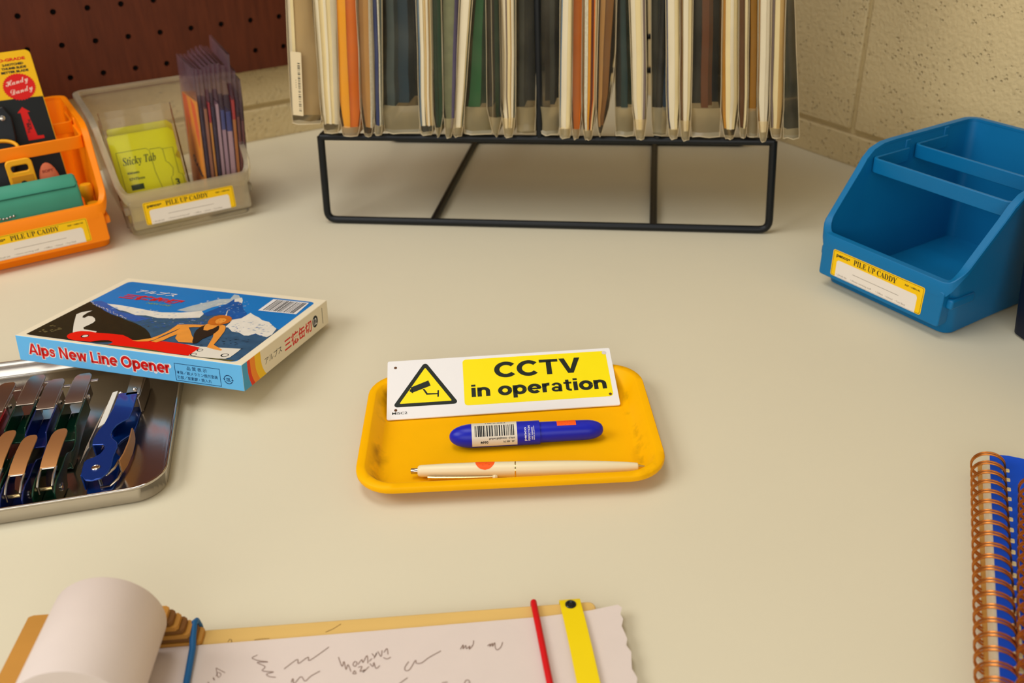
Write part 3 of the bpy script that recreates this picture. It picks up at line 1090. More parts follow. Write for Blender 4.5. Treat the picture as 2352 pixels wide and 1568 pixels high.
PR.use(SKIN).poly([(114.3, 61.0), (115.3, 64.4), (118.5, 65.2), (121.1, 63.4), (121.9, 59.5), (120.6, 56), (118.3, 55), (115.8, 57.2)], 14 * lay)
PR.use(SUIT)
for ex in (116.8, 119.9):
    PR.poly([(ex - .5, 61.2), (ex + .5, 61.2), (ex + .4, 61.7), (ex - .4, 61.7)], 15 * lay)
PR.use(PRED).poly([(117.4, 57.6), (119.3, 57.6), (118.4, 57.1)], 15 * lay)
# barcode and Japanese lettering on the lid
PR.use(WHT).poly([(132.6, 85.6), (132.0, 109.0), (160.6, 109.8), (162.2, 86.6)], 8 * lay)
rk = random.Random(9)
x_ = 135.4
PR.use(INK)
while x_ < 159.0:
    w_ = rk.choice((.3, .45, .6, .9))
    PR.poly([(x_, 87.6), (x_ + w_, 87.6), (x_ + w_, 108.2), (x_, 108.2)], 9 * lay)
    x_ += w_ + rk.choice((.35, .5, .8))
PR.use(WHT).text('\u30a2\u30eb\u30d7\u30b9', 26.0, 92.6, 8 * lay, h=6.2, w=33, bold=0.02, shear=0.2)
PR.use(RED).text('\u4e09\u5fb3\u7f36\u5207', 20.6, 78.8, 8 * lay, h=9.8, w=51.5, bold=0.045, shear=0.2)
PR.use(mat('print_pale_green', (140, 170, 110), 0.5)).text('NEW LINE', 48, 74.6, 8 * lay, h=2.6, w=20, bold=0.01, shear=0.2)
# long front side
PR.M = FRONT
PR.use(WHT).grotesk('Alps New Line Opener', 8.8, 5.6, 1 * lay, 7.9, 108.0, halo=0.09)
PR.use(RED).grotesk('Alps New Line Opener', 8.8, 5.6, 2 * lay, 7.9, 108.0)
CINK = mat('print_dark_blue', (10, 52, 98), 0.5)
PR.use(CINK)
for a_, b_ in (((121.0, 1.2), (154.0, 1.6)), ((121.0, 13.2), (154.0, 13.6))):
    PR.poly([a_, (b_[0], a_[1]), b_, (a_[0], b_[1])], lay)
for a_ in (121.0, 153.6):
    PR.poly([(a_, 1.2), (a_ + .4, 1.2), (a_ + .4, 13.6), (a_, 13.6)], lay)
PR.text('\u54c1 \u8cea \u8868 \u793a', 130.0, 9.6, lay, h=2.7, w=14.6, bold=0.01)
PR.text('\u672c\u4f53\uff0f\u9244\u30e1\u30e9\u30df\u30f3\u713c\u4ed8\u5857\u88c5', 122.2, 6.0, lay, h=2.6, w=29.8, bold=0.01)
PR.text('\u5203\u90e8\uff0f\u70ad\u7d20\u92fc\u30fb\u713c\u5165\u308c', 122.2, 2.5, lay, h=2.6, w=25, bold=0.01)
PR.text('\u7d19', 158.0, 5.4, lay, h=2.9, w=3.0, bold=0.02)
for a0 in (20, 200):
    PR.ribbon([(159.5 + 2.9 * math.cos(R(a0 + k * 12)), 6.9 + 2.9 * math.sin(R(a0 + k * 12))) for k in range(13)], 0.55, lay)
    e_ = R(a0 + 150)
    c_, s_ = math.cos(e_), math.sin(e_)
    PR.poly([(159.5 + 2.1 * c_, 6.9 + 2.1 * s_), (159.5 + 3.9 * c_, 6.9 + 3.9 * s_), (159.5 + 3 * math.cos(e_ + .45), 6.9 + 3 * math.sin(e_ + .45))], lay)
# short end
PR.M = SIDE


def stripe(xs, m, z):
    """band across the end of the carton with a flared foot"""
    x0, x1, f0, f1 = xs
    pts = [(x0, 18.1), (x1, 18.1)]
    for k in range(9):
        t = k / 8
        pts.append((x1 + f1 * max(0, t - .35) ** 2 * 2.2, 18.1 - 18.0 * t))
    for k in range(9):
        t = 1 - k / 8
        pts.append((x0 + f0 * max(0, t - .35) ** 2 * 2.2, 18.1 - 18.0 * t))
    PR.use(m).poly(pts[:1] + pts[1:], z)


stripe((0.2, 6.2, 0, 3.2), mat('stripe_blue', (70, 160, 206), 0.5), lay)
stripe((6.2, 9.6, 3.2, 4.0), mat('stripe_red', (226, 54, 16), 0.5), lay)
stripe((9.6, 15.4, 4.0, 4.4), mat('stripe_orange', (246, 140, 24), 0.5), lay)
stripe((15.4, 22.6, 4.4, 5.2), mat('stripe_yellow', (246, 196, 20), 0.5), lay)
PR.use(INK).text('\u30a2\u30eb\u30d7\u30b9', 27.0, 6.6, lay, h=4.6, w=22.5, bold=0.0)
PR.use(RED).text('\u4e09\u5fb3\u7f36\u5207', 53.4, 4.2, lay, h=9.2, w=39.6, bold=0.025)
PR.use(INK).poly([(98.6 + 4.1 * math.cos(k * .3), 9.2 + 4.4 * math.sin(k * .3)) for k in range(21)], lay)
PR.use(WHT).text('12', 98.5, 6.6, 2 * lay, h=5.2, w=4.6, bold=0.02, align='CENTER')
PR.use(INK).poly([(109.8, 3.2), (110.4, 3.2), (110.4, 15.4), (109.8, 15.4)], lay)
PR.build('printing', None, box, smooth=False, weld=False, recalc=False)

# ------------------------------------------------------------------ steel tray and the openers in it
ST_O, ST_RZ = (-194.0, 409.4, 0), 11.6


def srect(ins, z, r):
    return [(x, y, z) for x, y in rrect(-216 + ins, -ins, ins, 168 - ins, r, 9)]


mb = MB()
mb.loft([srect(3.0, 0, 15), srect(2.0, 0.6, 16.5), srect(1.4, 1.6, 17), srect(1.0, 9.6, 18), srect(0.2, 10.0, 19), srect(-0.2, 10.8, 19.4), srect(0.1, 11.7, 19), srect(0.9, 11.9, 18.4),
         srect(1.8, 11.2, 17.4), srect(2.4, 9.0, 17), srect(3.2, 2.4, 16), srect(4.6, 1.2, 14.6), srect(7, 0.9, 12)])
t = mb.build('metal_tray', STEEL, None, angle=60)
t.location = (ST_O[0] * MMU, ST_O[1] * MMU, 0)
t.rotation_euler = (0, 0, R(ST_RZ))
tag(t, 'shallow stainless steel tray with rounded corners full of coloured openers', 'tray')

PROF = [(-4.6, 2.7), (-5.6, 9), (-5.9, 15.5), (-4.8, 17.9), (-1.5, 19.3), (1.6, 22), (3.2, 26), (3.2, 29.6), (1.6, 31.4), (-4.5, 32.1), (-5.1, 38.5), (-3.6, 47.4), (-1.6, 53.7), (0.6, 70), (1.2, 87.5), (13.4, 87.0),
        (13.3, 66.5), (12.4, 56), (9.4, 54), (6.4, 50.4), (4.8, 46), (4.6, 41), (6.2, 36.9), (9.6, 32), (10.7, 26.8), (9.9, 17.1), (10.4, 8), (9.6, 2.3), (6.8, -2.1), (2, -3.2), (-1.7, -2.2)]


def make_opener(label, c, name_c, M, group='folding openers in the steel tray', blade=None, strip=False, zs=0.86):
    root = thing_m('can_opener', label, 'opener', M, group)
    lac = mat('lacquer_' + name_c, c, 0.22, metal=0.55, noise=0.03, coat=0.6)
    Z = lambda t: (t + 5.9) * zs
    HWD = 6.2
    mb = MB()
    for s in (-1, 1):
        mb.M = Matrix(((0, 0, 1, 0), (0, 1, 0, 0), (1, 0, 0, 0), (0, 0, 0, 1)))
        pts = [(Z(t), y) for t, y in PROF]
        mb.prism(pts, min(s * HWD, s * (HWD - 1)), max(s * HWD, s * (HWD - 1)))
    mb.M = Matrix.Identity(4)
    sp = [(-5.9, 14), (-4.6, 3), (-1, -1.9)]
    mb.box(-HWD + .9, HWD - .9, 4, 17, Z(-5.9) + .1, Z(-5.9) + 1.1)
    mb.box(-HWD + .9, HWD - .9, 33, 46, Z(-5) + .1, Z(-5) + 1.1)
    mb.box(-HWD + .9, HWD - .9, 55, 86, Z(0.4), Z(0.4) + 1)
    chan = mb.build('handle_channel', lac, root, bevel=0.45)
    # rounded steel tongue hinged at the near end
    mb = MB()
    outl = []
    for y, z, w in ((15, Z(12.4), 4.3), (22, Z(14.0), 4.4), (34, Z(15), 4.4), (44, Z(14.8), 4.3), (48, Z(14.4), 3.7), (50.4, Z(14), 2.6), (51.4, Z(13.8), 1.0)):
        outl.append([(-w, y, z), (w, y, z), (w, y, z + .9), (-w, y, z + .9)])
    mb.loft(outl)
    mb.build('tongue', mat('bronzed_steel', (206, 150, 96), 0.42, metal=0.85, noise=0.06), root, bevel=0.2)
    mb = MB()
    for s in (-1, 1):
        mb.tube([(s * 3.9, 16, Z(12.6)), (s * 3.9, 9, Z(11.4)), (s * 3.9, 3.4, Z(8)), (s * 3.9, 3.0, Z(3))], 0.75, 8)
    mb.tube([(-3.9, 15.4, Z(12.4)), (3.9, 15.4, Z(12.4))], 0.75, 8)
    mb.build('hinge_loop', STEEL, root)
    mb = MB()
    mb.tube([(-HWD - .8, 8.3, Z(2.1)), (HWD + .8, 8.3, Z(2.1))], 1.15, 14)
    mb.build('hinge_pin', mat('brass_pin', (232, 206, 150), 0.25, metal=1.0), root)
    for s in (-1, 1):
        mb = MB()
        mb.lathe([(0, 2.4), (.5, 2.4), (.8, 1.9), (.5, 1.2), (.2, .6)], 18)
        for i, v in enumerate(mb.v):
            mb.v[i] = (s * (HWD + v[0]), 8.3 + v[1], Z(2.1) + v[2])
        mb.build('rivet', STEEL, chan)
    # head: folded plate with a bottle hook
    mb = MB()
    w = 5.3
    rows = [(80, Z(13.2), w), (84, Z(14), w), (92, Z(14.2), w), (104, Z(14.3), w), (109, Z(14.2), w), (112, Z(14), w - .6), (114.6, Z(13.7), w - 2.4)]
    mb.loft([[(-q, y, z), (q, y, z), (q, y, z + 1), (-q, y, z + 1)] for y, z, q in rows])
    mb.box(-w - .9, -w, 84, 108, Z(6), Z(14.4))
    mb.box(w, w + .9, 84, 100, Z(6), Z(14.4))
    mb.box(w - .2, w + 4.5, 104, 106.6, Z(13.4), Z(14.3))
    head = mb.build('head_plate', STEELB, root, bevel=0.25)
    for s in (-1, 1):
        mb = MB()
        mb.lathe([(0, 1.5), (.6, 1.5), (1.2, .9), (1.3, .1)], 16)
        for i, v in enumerate(mb.v):
            mb.v[i] = (s * (w + .9 + v[0]), 90 + v[1], Z(11) + v[2])
        mb.build('rivet', STEEL, head)
    if blade:
        mb = MB()
        mb.M = blade
        mb.prism([(0, 0), (2.6, 12), (4.0, 13), (2.4, 20), (6.0, 40), (9.6, 55), (7.0, 54), (3.4, 38), (0.4, 16)], 0, 0.8)
        mb.build('blade', STEELB, root, bevel=0.2)
    if strip:
        mb = MB()
        mb.M = face_frame((0, 0, 0), (0, 1, 0), (0, 0, 1))
        mb.prism([(56, Z(-6.6)), (60, Z(-2.6)), (97, Z(-1.4)), (95.5, Z(-4.6))], -2.6, -1.8)
        o = mb.build('blade', GRAY, root, bevel=0.2)
        o['label'] = 'pale folded blade with stamped lettering'
        mb = MB()
        for t_ in (1.5, 9):
            mb.lathe([(0, .3), (.6, 1.5), (1.6, 2.0), (3, 2.0)], 16)
            n0 = len(mb.v) - 64
            for i in range(n0, len(mb.v)):
                v = mb.v[i]
                mb.v[i] = (-HWD + 1 + v[0] * 1.4, 91 + v[1], Z(t_) + v[2])
        mb.build('rivet', STEEL, root)
    return root


def stand(ox, oy, rz, z=1.0):
    return Matrix.Translation(Vector((ox, oy, z))) @ Matrix.Rotation(R(rz), 4, 'Z')


GREEN, DBLUE, CRED = (10, 62, 44), (8, 36, 110), (170, 10, 14)
make_opener('green lacquered opener standing on edge, next to the one lying flat', GREEN, 'green', stand(-258.7, 405.5, 9.4),
            blade=Matrix.Translation(Vector((9.2, 36, 1))) @ Matrix.Rotation(R(-35), 4, 'Y'))
make_opener('dark blue opener standing on edge between two green openers', DBLUE, 'blue', stand(-274.0, 400.0, 9.4))
make_opener('green lacquered opener standing on edge between the blue and the red opener', GREEN, 'green', stand(-289.0, 405.5, 9.2))
make_opener('red lacquered opener at the left end of the row, half out of frame', CRED, 'red', stand(-305.0, 397.5, 9.0))
flat = Matrix.Translation(Vector((-243.2, 414.2, 7.1))) @ Matrix.Rotation(R(9.8), 4, 'Z') @ Matrix.Rotation(R(90), 4, 'Y')
make_opener('bright blue opener lying flat on its side in the tray corner', (10, 62, 150), 'bright_blue', flat, strip=True, zs=1.0)
# ------------------------------------------------------------------ black wire file rack
RK_LOC, RK_RZ = (30.0, 774.3, 0), -8.9
rack = thing('file_rack', 'black wire file rack standing on the table in the corner', 'file rack', RK_LOC, RK_RZ)
WR = 3.3
ZS = 81.5


def bend(a, b, c, r, n=5):
    """points of a rounded corner at b"""
    a, b, c = Vector(a), Vector(b), Vector(c)
    p, q = b + (a - b).normalized() * r, b + (c - b).normalized() * r
    return [tuple((1 - t) ** 2 * p + 2 * t * (1 - t) * b + t * t * q) for t in [k / n for k in range(n + 1)]]


def wire_loop(pts, r, closed=True):
    out = []
    n = len(pts)
    for i in range(n):
        if not closed and i in (0, n - 1):
            out.append(pts[i])
        else:
            out += bend(pts[i - 1], pts[i], pts[(i + 1) % n], r)
    return out


for y in (0, 236):
    mb = MB()
    a = [(-194, y, ZS), (-198, y, WR), (198, y, WR), (194, y, ZS)]
    mb.tube(wire_loop(a, 9, closed=False), WR, 12)
    mb.tube([(-194, y, ZS), (194, y, ZS)], WR, 12)
    mb.build('base_frame', WIRE, rack)
for x in (-99, 99):
    mb = MB()
    mb.tube([(x, 0, WR), (x, 236, WR)], WR, 12)
    mb.build('floor_bar', WIRE, rack)
for x in (-193, -66, 66, 193):
    mb = MB()
    mb.tube([(x, 0, ZS), (x, 236, ZS)], WR * .9, 12)
    mb.build('shelf_bar', WIRE, rack)
for x in (-99, 0, 99):
    mb = MB()
    mb.tube(wire_loop([(x, 0, ZS), (x, 0, 300), (x, 236, 300), (x, 236, ZS)], 14, closed=False), WR * .9, 12)
    mb.build('divider', WIRE, rack)
for z in (116, 180):
    mb = MB()
    mb.tube([(-194, 236, z), (194, 236, z)], WR * .9, 12)
    mb.build('back_bar', WIRE, rack)


# ------------------------------------------------------------------ the files in the rack
def xb(px):
    return -188.2 + (px - 745) * 0.3688


def xt(px):
    return -176.7 + (px - 735) * 0.3437


FILM_A, FILM_B = FELT, SKIM
SEAM_GLINT = film('seam_glint_film', (252, 246, 230), 0.35, 0.15, (255, 240, 204))


def make_file(label, bl, br, tl, tr, layers, yf=-6.0, depth=138.0, zb=88.0, zt=318.0, slv=FILM_A, pad=(0.8, 0.8), vee=0.25, bulge=0.0, seed=1, card=None, hem=2):
    """a clear sleeve with the sheets in it: layers = [(material, share, setback of the front edge)]"""
    rn = random.Random(seed)
    zb += rn.uniform(-.3, 3.4) if hem == 2 else 0
    if hem == 2:
        hem = rn.choice((1, 2, 2, 3))
    t = thing('document_file', label, 'file', RK_LOC, RK_RZ, 'plastic document files in the rack')
    levels = [0.0, 0.04, 0.12, 0.28, 0.5, 0.75, 1.0]
    lift = 15.0 if hem > 3 else 2.5
    zs_ = [zb + lift + (zt - 8 - zb - lift) * q for q in levels]

    def span(z):
        q = (z - 88.0) / 107.0
        return xb(bl) + (xt(tl) - xb(bl)) * q, xb(br) + (xt(tr) - xb(br)) * q

    wob = [rn.uniform(-.5, .5) for _ in levels]
    if layers:
        tot = sum(l[1] for l in layers)
        mb = MB()
        acc = 0.0
        for (m, share, back) in layers:
            f0, f1 = acc / tot, (acc + share) / tot
            acc += share
            rings = []
            jit = rn.uniform(-.5, .5)
            for z, w in zip(zs_, wob):
                a, b = span(z)
                sq = min(1.0, 0.55 + (z - zb) / 60.0) if vee > .3 else 1.0
                c = (a + b) / 2
                a, b = c + (a - c) * sq, c + (b - c) * sq
                x0, x1 = a + (b - a) * f0 + w + .03, a + (b - a) * f1 + w - .03
                y0 = yf + 2.2 + back + jit
                rings.append([(x0, y0, z), (x1, y0, z), (x1, yf + depth - 6, z), (x0, yf + depth - 6, z)])
            mb.use(m).loft(rings)
        o = mb.build('sheets', None, t, smooth=False, weld=False)
    mb = MB()
    rings = []
    QS = [0, .012, .035, .07, .1, .18, .3, .45, .6, .8, 1.0]
    for q in QS:
        z = zb - 4 + (zt - zb + 4) * q
        a, b = span(z)
        c = (a + b) / 2
        op = min(1.0, (q / .1) ** .6 if q < .1 else 1.0)
        op = 1 - vee * (1 - op)
        wv = rn.uniform(-.5, .5)
        bu = bulge * math.sin(math.pi * min(1, max(0, (q - .02) / .5))) if q < .52 else 0
        x0, x1 = c + (a - pad[0] - c) * op + wv * .4, c + (b + pad[1] - c) * op + wv * .4 + bu
        fy = yf - 1.5 + rn.uniform(-.6, .6) - (.8 if q < .02 else 0) + (rn.uniform(-1.2, 1.2) if hem > 3 and q < .11 else 0)
        sag = rn.uniform(-.8, .8) if q < .05 else 0
        rings.append([(x0, yf + depth, z), (x0 - .3, yf + 60, z), (x0 + .1, fy + 2.0, z + sag), (x0 + (x1 - x0) * .25, fy, z - sag), (x0 + (x1 - x0) * .6, fy - .5 + rn.uniform(-.4, .4), z + sag * .6), (x1 - .1, fy + 2.0, z),
                      (x1 + .3, yf + 60, z), (x1, yf + depth, z)])
    mb.use(MILKF).loft(rings[:2], True, False)
    mb.use(SEMIF).loft(rings[1:hem + 1], False, False)
    mb.use(slv).loft(rings[hem:], False, False)
    sl_ = mb.build('sleeve', None, t, angle=75, weld=False, recalc=False)
    mb = MB()
    for c_ in (2, 5):
        mb.tube([(r_[c_][0], r_[c_][1] - .25, r_[c_][2]) for r_ in rings], .32, 6)
    mb.tube([(p[0], p[1] - .3, p[2]) for p in rings[0][2:6]], .42, 6)
    mb.build('seam_glint', SEAM_GLINT, sl_, weld=False)  # pale tubes: sleeve seams and folds, edge glint put into the colour
    if card:
        card(t, span, yf)
    return t


C_, W_, T_, B_ = CREAM, WPAPER, TANP, BROWNP
OR1 = mat('amber_sheet', (255, 174, 0), 0.65, noise=0.06)
OR2 = mat('deep_orange_sheet', (232, 118, 0), 0.65, noise=0.08)
BUR = mat('burnt_orange_sheet', (196, 100, 0), 0.65, noise=0.08)
SLATE = mat('slate_sheet', (84, 100, 100), 0.6, noise=0.15)
NAVS = mat('blue_sheet', (30, 56, 128), 0.6, noise=0.08)
LILAC = mat('lilac_sheet', (150, 134, 140), 0.6, noise=0.06)
GRN = mat('green_sheet', (18, 62, 36), 0.6, noise=0.12)
TEAL_D = mat('dark_teal_sheet', (8, 58, 62), 0.6, noise=0.15)
MUST = mat('mustard_sheet', (204, 142, 22), 0.65, noise=0.08)
DKRED = mat('dark_red_sheet', (110, 30, 6), 0.65, noise=0.06)
BEIGE = mat('beige_board', (190, 160, 110), 0.7, noise=0.08)
LTBL = mat('light_blue_sheet', (96, 136, 176), 0.6, noise=0.06)
PURP = mat('purple_sheet', (84, 74, 116), 0.6, noise=0.08)
DOTW = mat('perforated_white', (238, 230, 206), 0.6, noise=0.35, nscale=700)
KRF = mat('kraft_envelope', (186, 136, 72), 0.8, noise=0.08)


def barcode_card(t, span, yf):
    mb = MB()
    mb.use(mat('label_cream', (226, 206, 166), 0.5, noise=0.02))
    zs2 = (103, 158)
    L0, L1 = span(zs2[0])[0] + 3.2, span(zs2[1])[0] + 3.2
    y = yf - 2.4
    F = face_frame((L0, y, zs2[0]), (zs2[1] - zs2[0], 0, L0 - L1), (L1 - L0, 0, zs2[1] - zs2[0]))
    mb.M = F
    mb.prism(rrect(-1, 8.2, 0, 54, .8, 3), 0, .15)
    mb.use(INK)
    r_ = random.Random(5)
    z = 4.0
    while z < 46:
        h = r_.choice((.35, .5, .8, 1.1))
        mb.poly([(4.6, z), (6.8, z), (6.8, z + h), (4.6, z + h)], .2)
        z += h + r_.choice((.5, .7, 1.0, 1.5))
    for z in (24, 26, 28, 30):
        mb.poly([(2.6, z), (3.0, z), (3.0, z + .8), (2.6, z + .8)], .2)
    mb.build('barcode_label', None, t, smooth=False, weld=False, recalc=False)


G = make_file
G('beige board file at the left end with a narrow barcode label', 668, 741, 652, 716, [(W_, .10, -1), (C_, .12, -.6), (BEIGE, .78, 0)], zb=99, seed=1, card=barcode_card, vee=.1)
G('thick file of cream papers next to the barcode-labelled file', 743, 783, 716, 772, [(W_, .2, 0), (C_, .2, 1.4), (W_, .12, -.4), (C_, .2, 1.2), (W_, .28, -.8)], seed=2)
G('file holding bright amber and deep orange sheets', 784, 836, 774, 823, [(OR1, .46, -1), (OR2, .54, .6)], seed=3, vee=.4)
G('kraft tan file with a perforated edge beside the orange one', 838, 868, 825, 860, [(KRF, .35, 2), (KRF, .4, .4), (DOTW, .25, -1)], seed=4, vee=.6)
G('narrow file with blue and slate sheets at the edge of the wide gap', 870, 886, 861, 882, [(NAVS, .4, 0), (PURP, .2, .8), (DOTW, .15, -1), (SLATE, .25, 2)], seed=5, depth=146)
G('cream file with a thin light blue cover right of the wide gap', 978, 1008, 968, 1002, [(LTBL, .12, -1), (W_, .25, 0), (C_, .12, 1.2), (T_, .1, .4), (W_, .16, -.6), (T_, .1, .9), (C_, .15, 0)], seed=6)
G('dark green file with loose clear pockets', 1010, 1032, 1003, 1025, [(GRN, .4, 3), (C_, .06, 4), (GRN, .54, 2)], seed=7, slv=FILM_B, vee=.9)
G('clear pocket of crumpled grey-green sheets', 1034, 1058, 1028, 1068, [(mat('grey_green_sheet', (120, 124, 92), .6, noise=.4, nscale=140), .7, 1), (PURP, .3, .2)], seed=8, vee=.6)
G('tilted file with a thick white spine', 1059, 1076, 1072, 1099, [(W_, .75, -1), (C_, .1, .5), (GRN, .15, 2.5)], seed=9, depth=146, vee=.1)
G('thin clear pocket bulging open over green sheets', 1148, 1168, 1144, 1163, [(GRN, .2, 14), (SLATE, .2, 18)], seed=10, slv=FILM_B, vee=.9, bulge=2.5, pad=(4.5, 1.2))
G('file of white papers just left of the middle rod', 1171, 1200, 1165, 1199, [(W_, .32, -1), (LILAC, .1, 2), (C_, .2, .5), (T_, .1, 1.2), (W_, .18, -.4), (SLATE, .1, 3)], seed=11, vee=.5)
G('thick white file with a blue left cover, right of the middle rod', 1303, 1328, 1306, 1332, [(LTBL, .1, 0), (W_, .5, -1), (C_, .4, -.4)], seed=12)
G('burnt orange file between the thick white one and the perforated edge', 1330, 1351, 1333, 1354, [(BUR, .8, .5), (OR2, .2, 1.5)], seed=13, vee=.6)
G('narrow file with white perforated edge and amber sheet', 1354, 1382, 1356, 1389, [(KRF, .12, 1), (DOTW, .24, -1), (OR1, .2, .6), (DKRED, .2, 3), (OR2, .08, 1), (C_, .16, -.2)], seed=14, vee=.6)
G('tan kraft envelope file bulging to the right', 1386, 1404, 1393, 1426, [(INK, .1, 2), (KRF, .35, 0), (mat('dark_kraft', (150, 100, 44), .8, noise=.08), .55, 5)], seed=15, slv=FILM_A, vee=.9, bulge=3.5)
G('cream file with a lilac back sheet, left of the right rod', 1472, 1499, 1462, 1495, [(W_, .3, 0), (C_, .4, -.6), (W_, .12, .3), (LILAC, .18, 1)], seed=16, vee=.5)
G('file of white papers with a blue left side, right of the right rod', 1546, 1572, 1543, 1571, [(NAVS, .08, 1), (W_, .55, -1), (C_, .37, -.3)], seed=17, vee=.5)
G('cream file with a brown sheet along its left side', 1575, 1596, 1573, 1600, [(B_, .16, 1), (T_, .12, 2), (W_, .42, -.5), (C_, .3, 0)], seed=18, vee=.4)
G('cream and yellow file left of the brown paper pocket', 1664, 1700, 1668, 1701, [(MUST, .22, 2.5), (C_, .3, 0), (W_, .22, -.6), (C_, .26, .5)], seed=19, vee=.6)
G('clear pocket of dark brown papers', 1704, 1720, 1703, 1723, [(B_, .65, 4), (C_, .35, -.2)], seed=20, vee=.5, slv=FILM_B)
G('white paper file with a mustard left side', 1744, 1766, 1746, 1771, [(MUST, .12, 3), (W_, .5, -.8), (W_, .38, 0)], seed=21, vee=.6)
G('cream and tan file second from the right end', 1770, 1796, 1776, 1802, [(LILAC, .2, 3), (C_, .4, 0), (T_, .4, -.3)], seed=22, vee=.4)
G('empty clear sleeve at the right end of the rack', 1799, 1832, 1805, 1820, [(SLATE, .08, 90)], seed=23, vee=.1, slv=FILM_A)
SLB = mat('slate_blue_sheet', (38, 72, 92), 0.6, noise=0.12)
GAP_SHADE = mat('gap_shade_sheet', (20, 30, 34), 0.6, noise=0.2)  # near-black layers, shade deep in the gaps put into the colour
DGR = mat('dark_grey_sheet', (52, 54, 44), 0.6, noise=0.2)
RUST = mat('rust_sheet', (122, 62, 14), 0.7, noise=0.12)
G('wide clear pocket of slate blue sheets, right of the narrow blue file', 889, 976, 885, 966, [(SLATE, .22, 8), (SLB, .3, 22), (GAP_SHADE, .48, 44)], yf=-3, depth=118, zb=91, seed=24, hem=4, vee=.1)
G('clear pocket of green and brown sheets behind the white-spined file', 1080, 1147, 1101, 1141, [(mat('bottle_green_sheet', (22, 112, 56), .6, noise=.15), .45, 10), (GRN, .25, 22), (mat('dark_brown_sheet', (44, 34, 20), .6, noise=.2), .3, 40)], yf=-3, depth=118, zb=91, seed=25, hem=4, vee=.1)
G('clear pocket of dark grey sheets left of the middle rod', 1203, 1245, 1202, 1245, [(DGR, .3, 12), (GAP_SHADE, .5, 30), (DGR, .2, 50)], yf=-2, depth=118, zb=91, seed=26, hem=4, vee=.1)
G('clear pocket of dim brown sheets right of the middle rod', 1258, 1302, 1257, 1304, [(mat('dim_brown_sheet', (58, 46, 30), .6, noise=.3), .35, 30), (DGR, .25, 18), (GAP_SHADE, .4, 40)], yf=-2, depth=118, zb=91, seed=27, hem=4, vee=.2)
G('clear pocket of dark teal sheets left of the right rod', 1430, 1470, 1431, 1460, [(GAP_SHADE, .3, 14), (TEAL_D, .4, 6), (GRN, .3, 20)], yf=-2, depth=118, zb=91, seed=28, hem=4, vee=.1)
G('clear pocket of dark blue sheets right of the right rod', 1512, 1545, 1510, 1541, [(DGR, .45, 10), (TEAL_D, .3, 16), (mat('steel_blue_sheet', (44, 84, 120), .6, noise=.1), .25, 3)], yf=-2, depth=118, zb=91, seed=29, hem=4, vee=.2)
G('wide clear pocket of rust and dark brown sheets in the right bay', 1599, 1662, 1602, 1666, [(GAP_SHADE, .35, 26), (RUST, .25, 12), (B_, .15, 20), (GAP_SHADE, .25, 30)], yf=-3, depth=118, zb=91, seed=30, hem=4, vee=.1)
G('mustard pocket between the brown papers and the white paper file', 1722, 1743, 1724, 1745, [(B_, .3, 14), (MUST, .7, 4)], yf=-2, depth=118, zb=91, seed=31, hem=4, vee=.1)

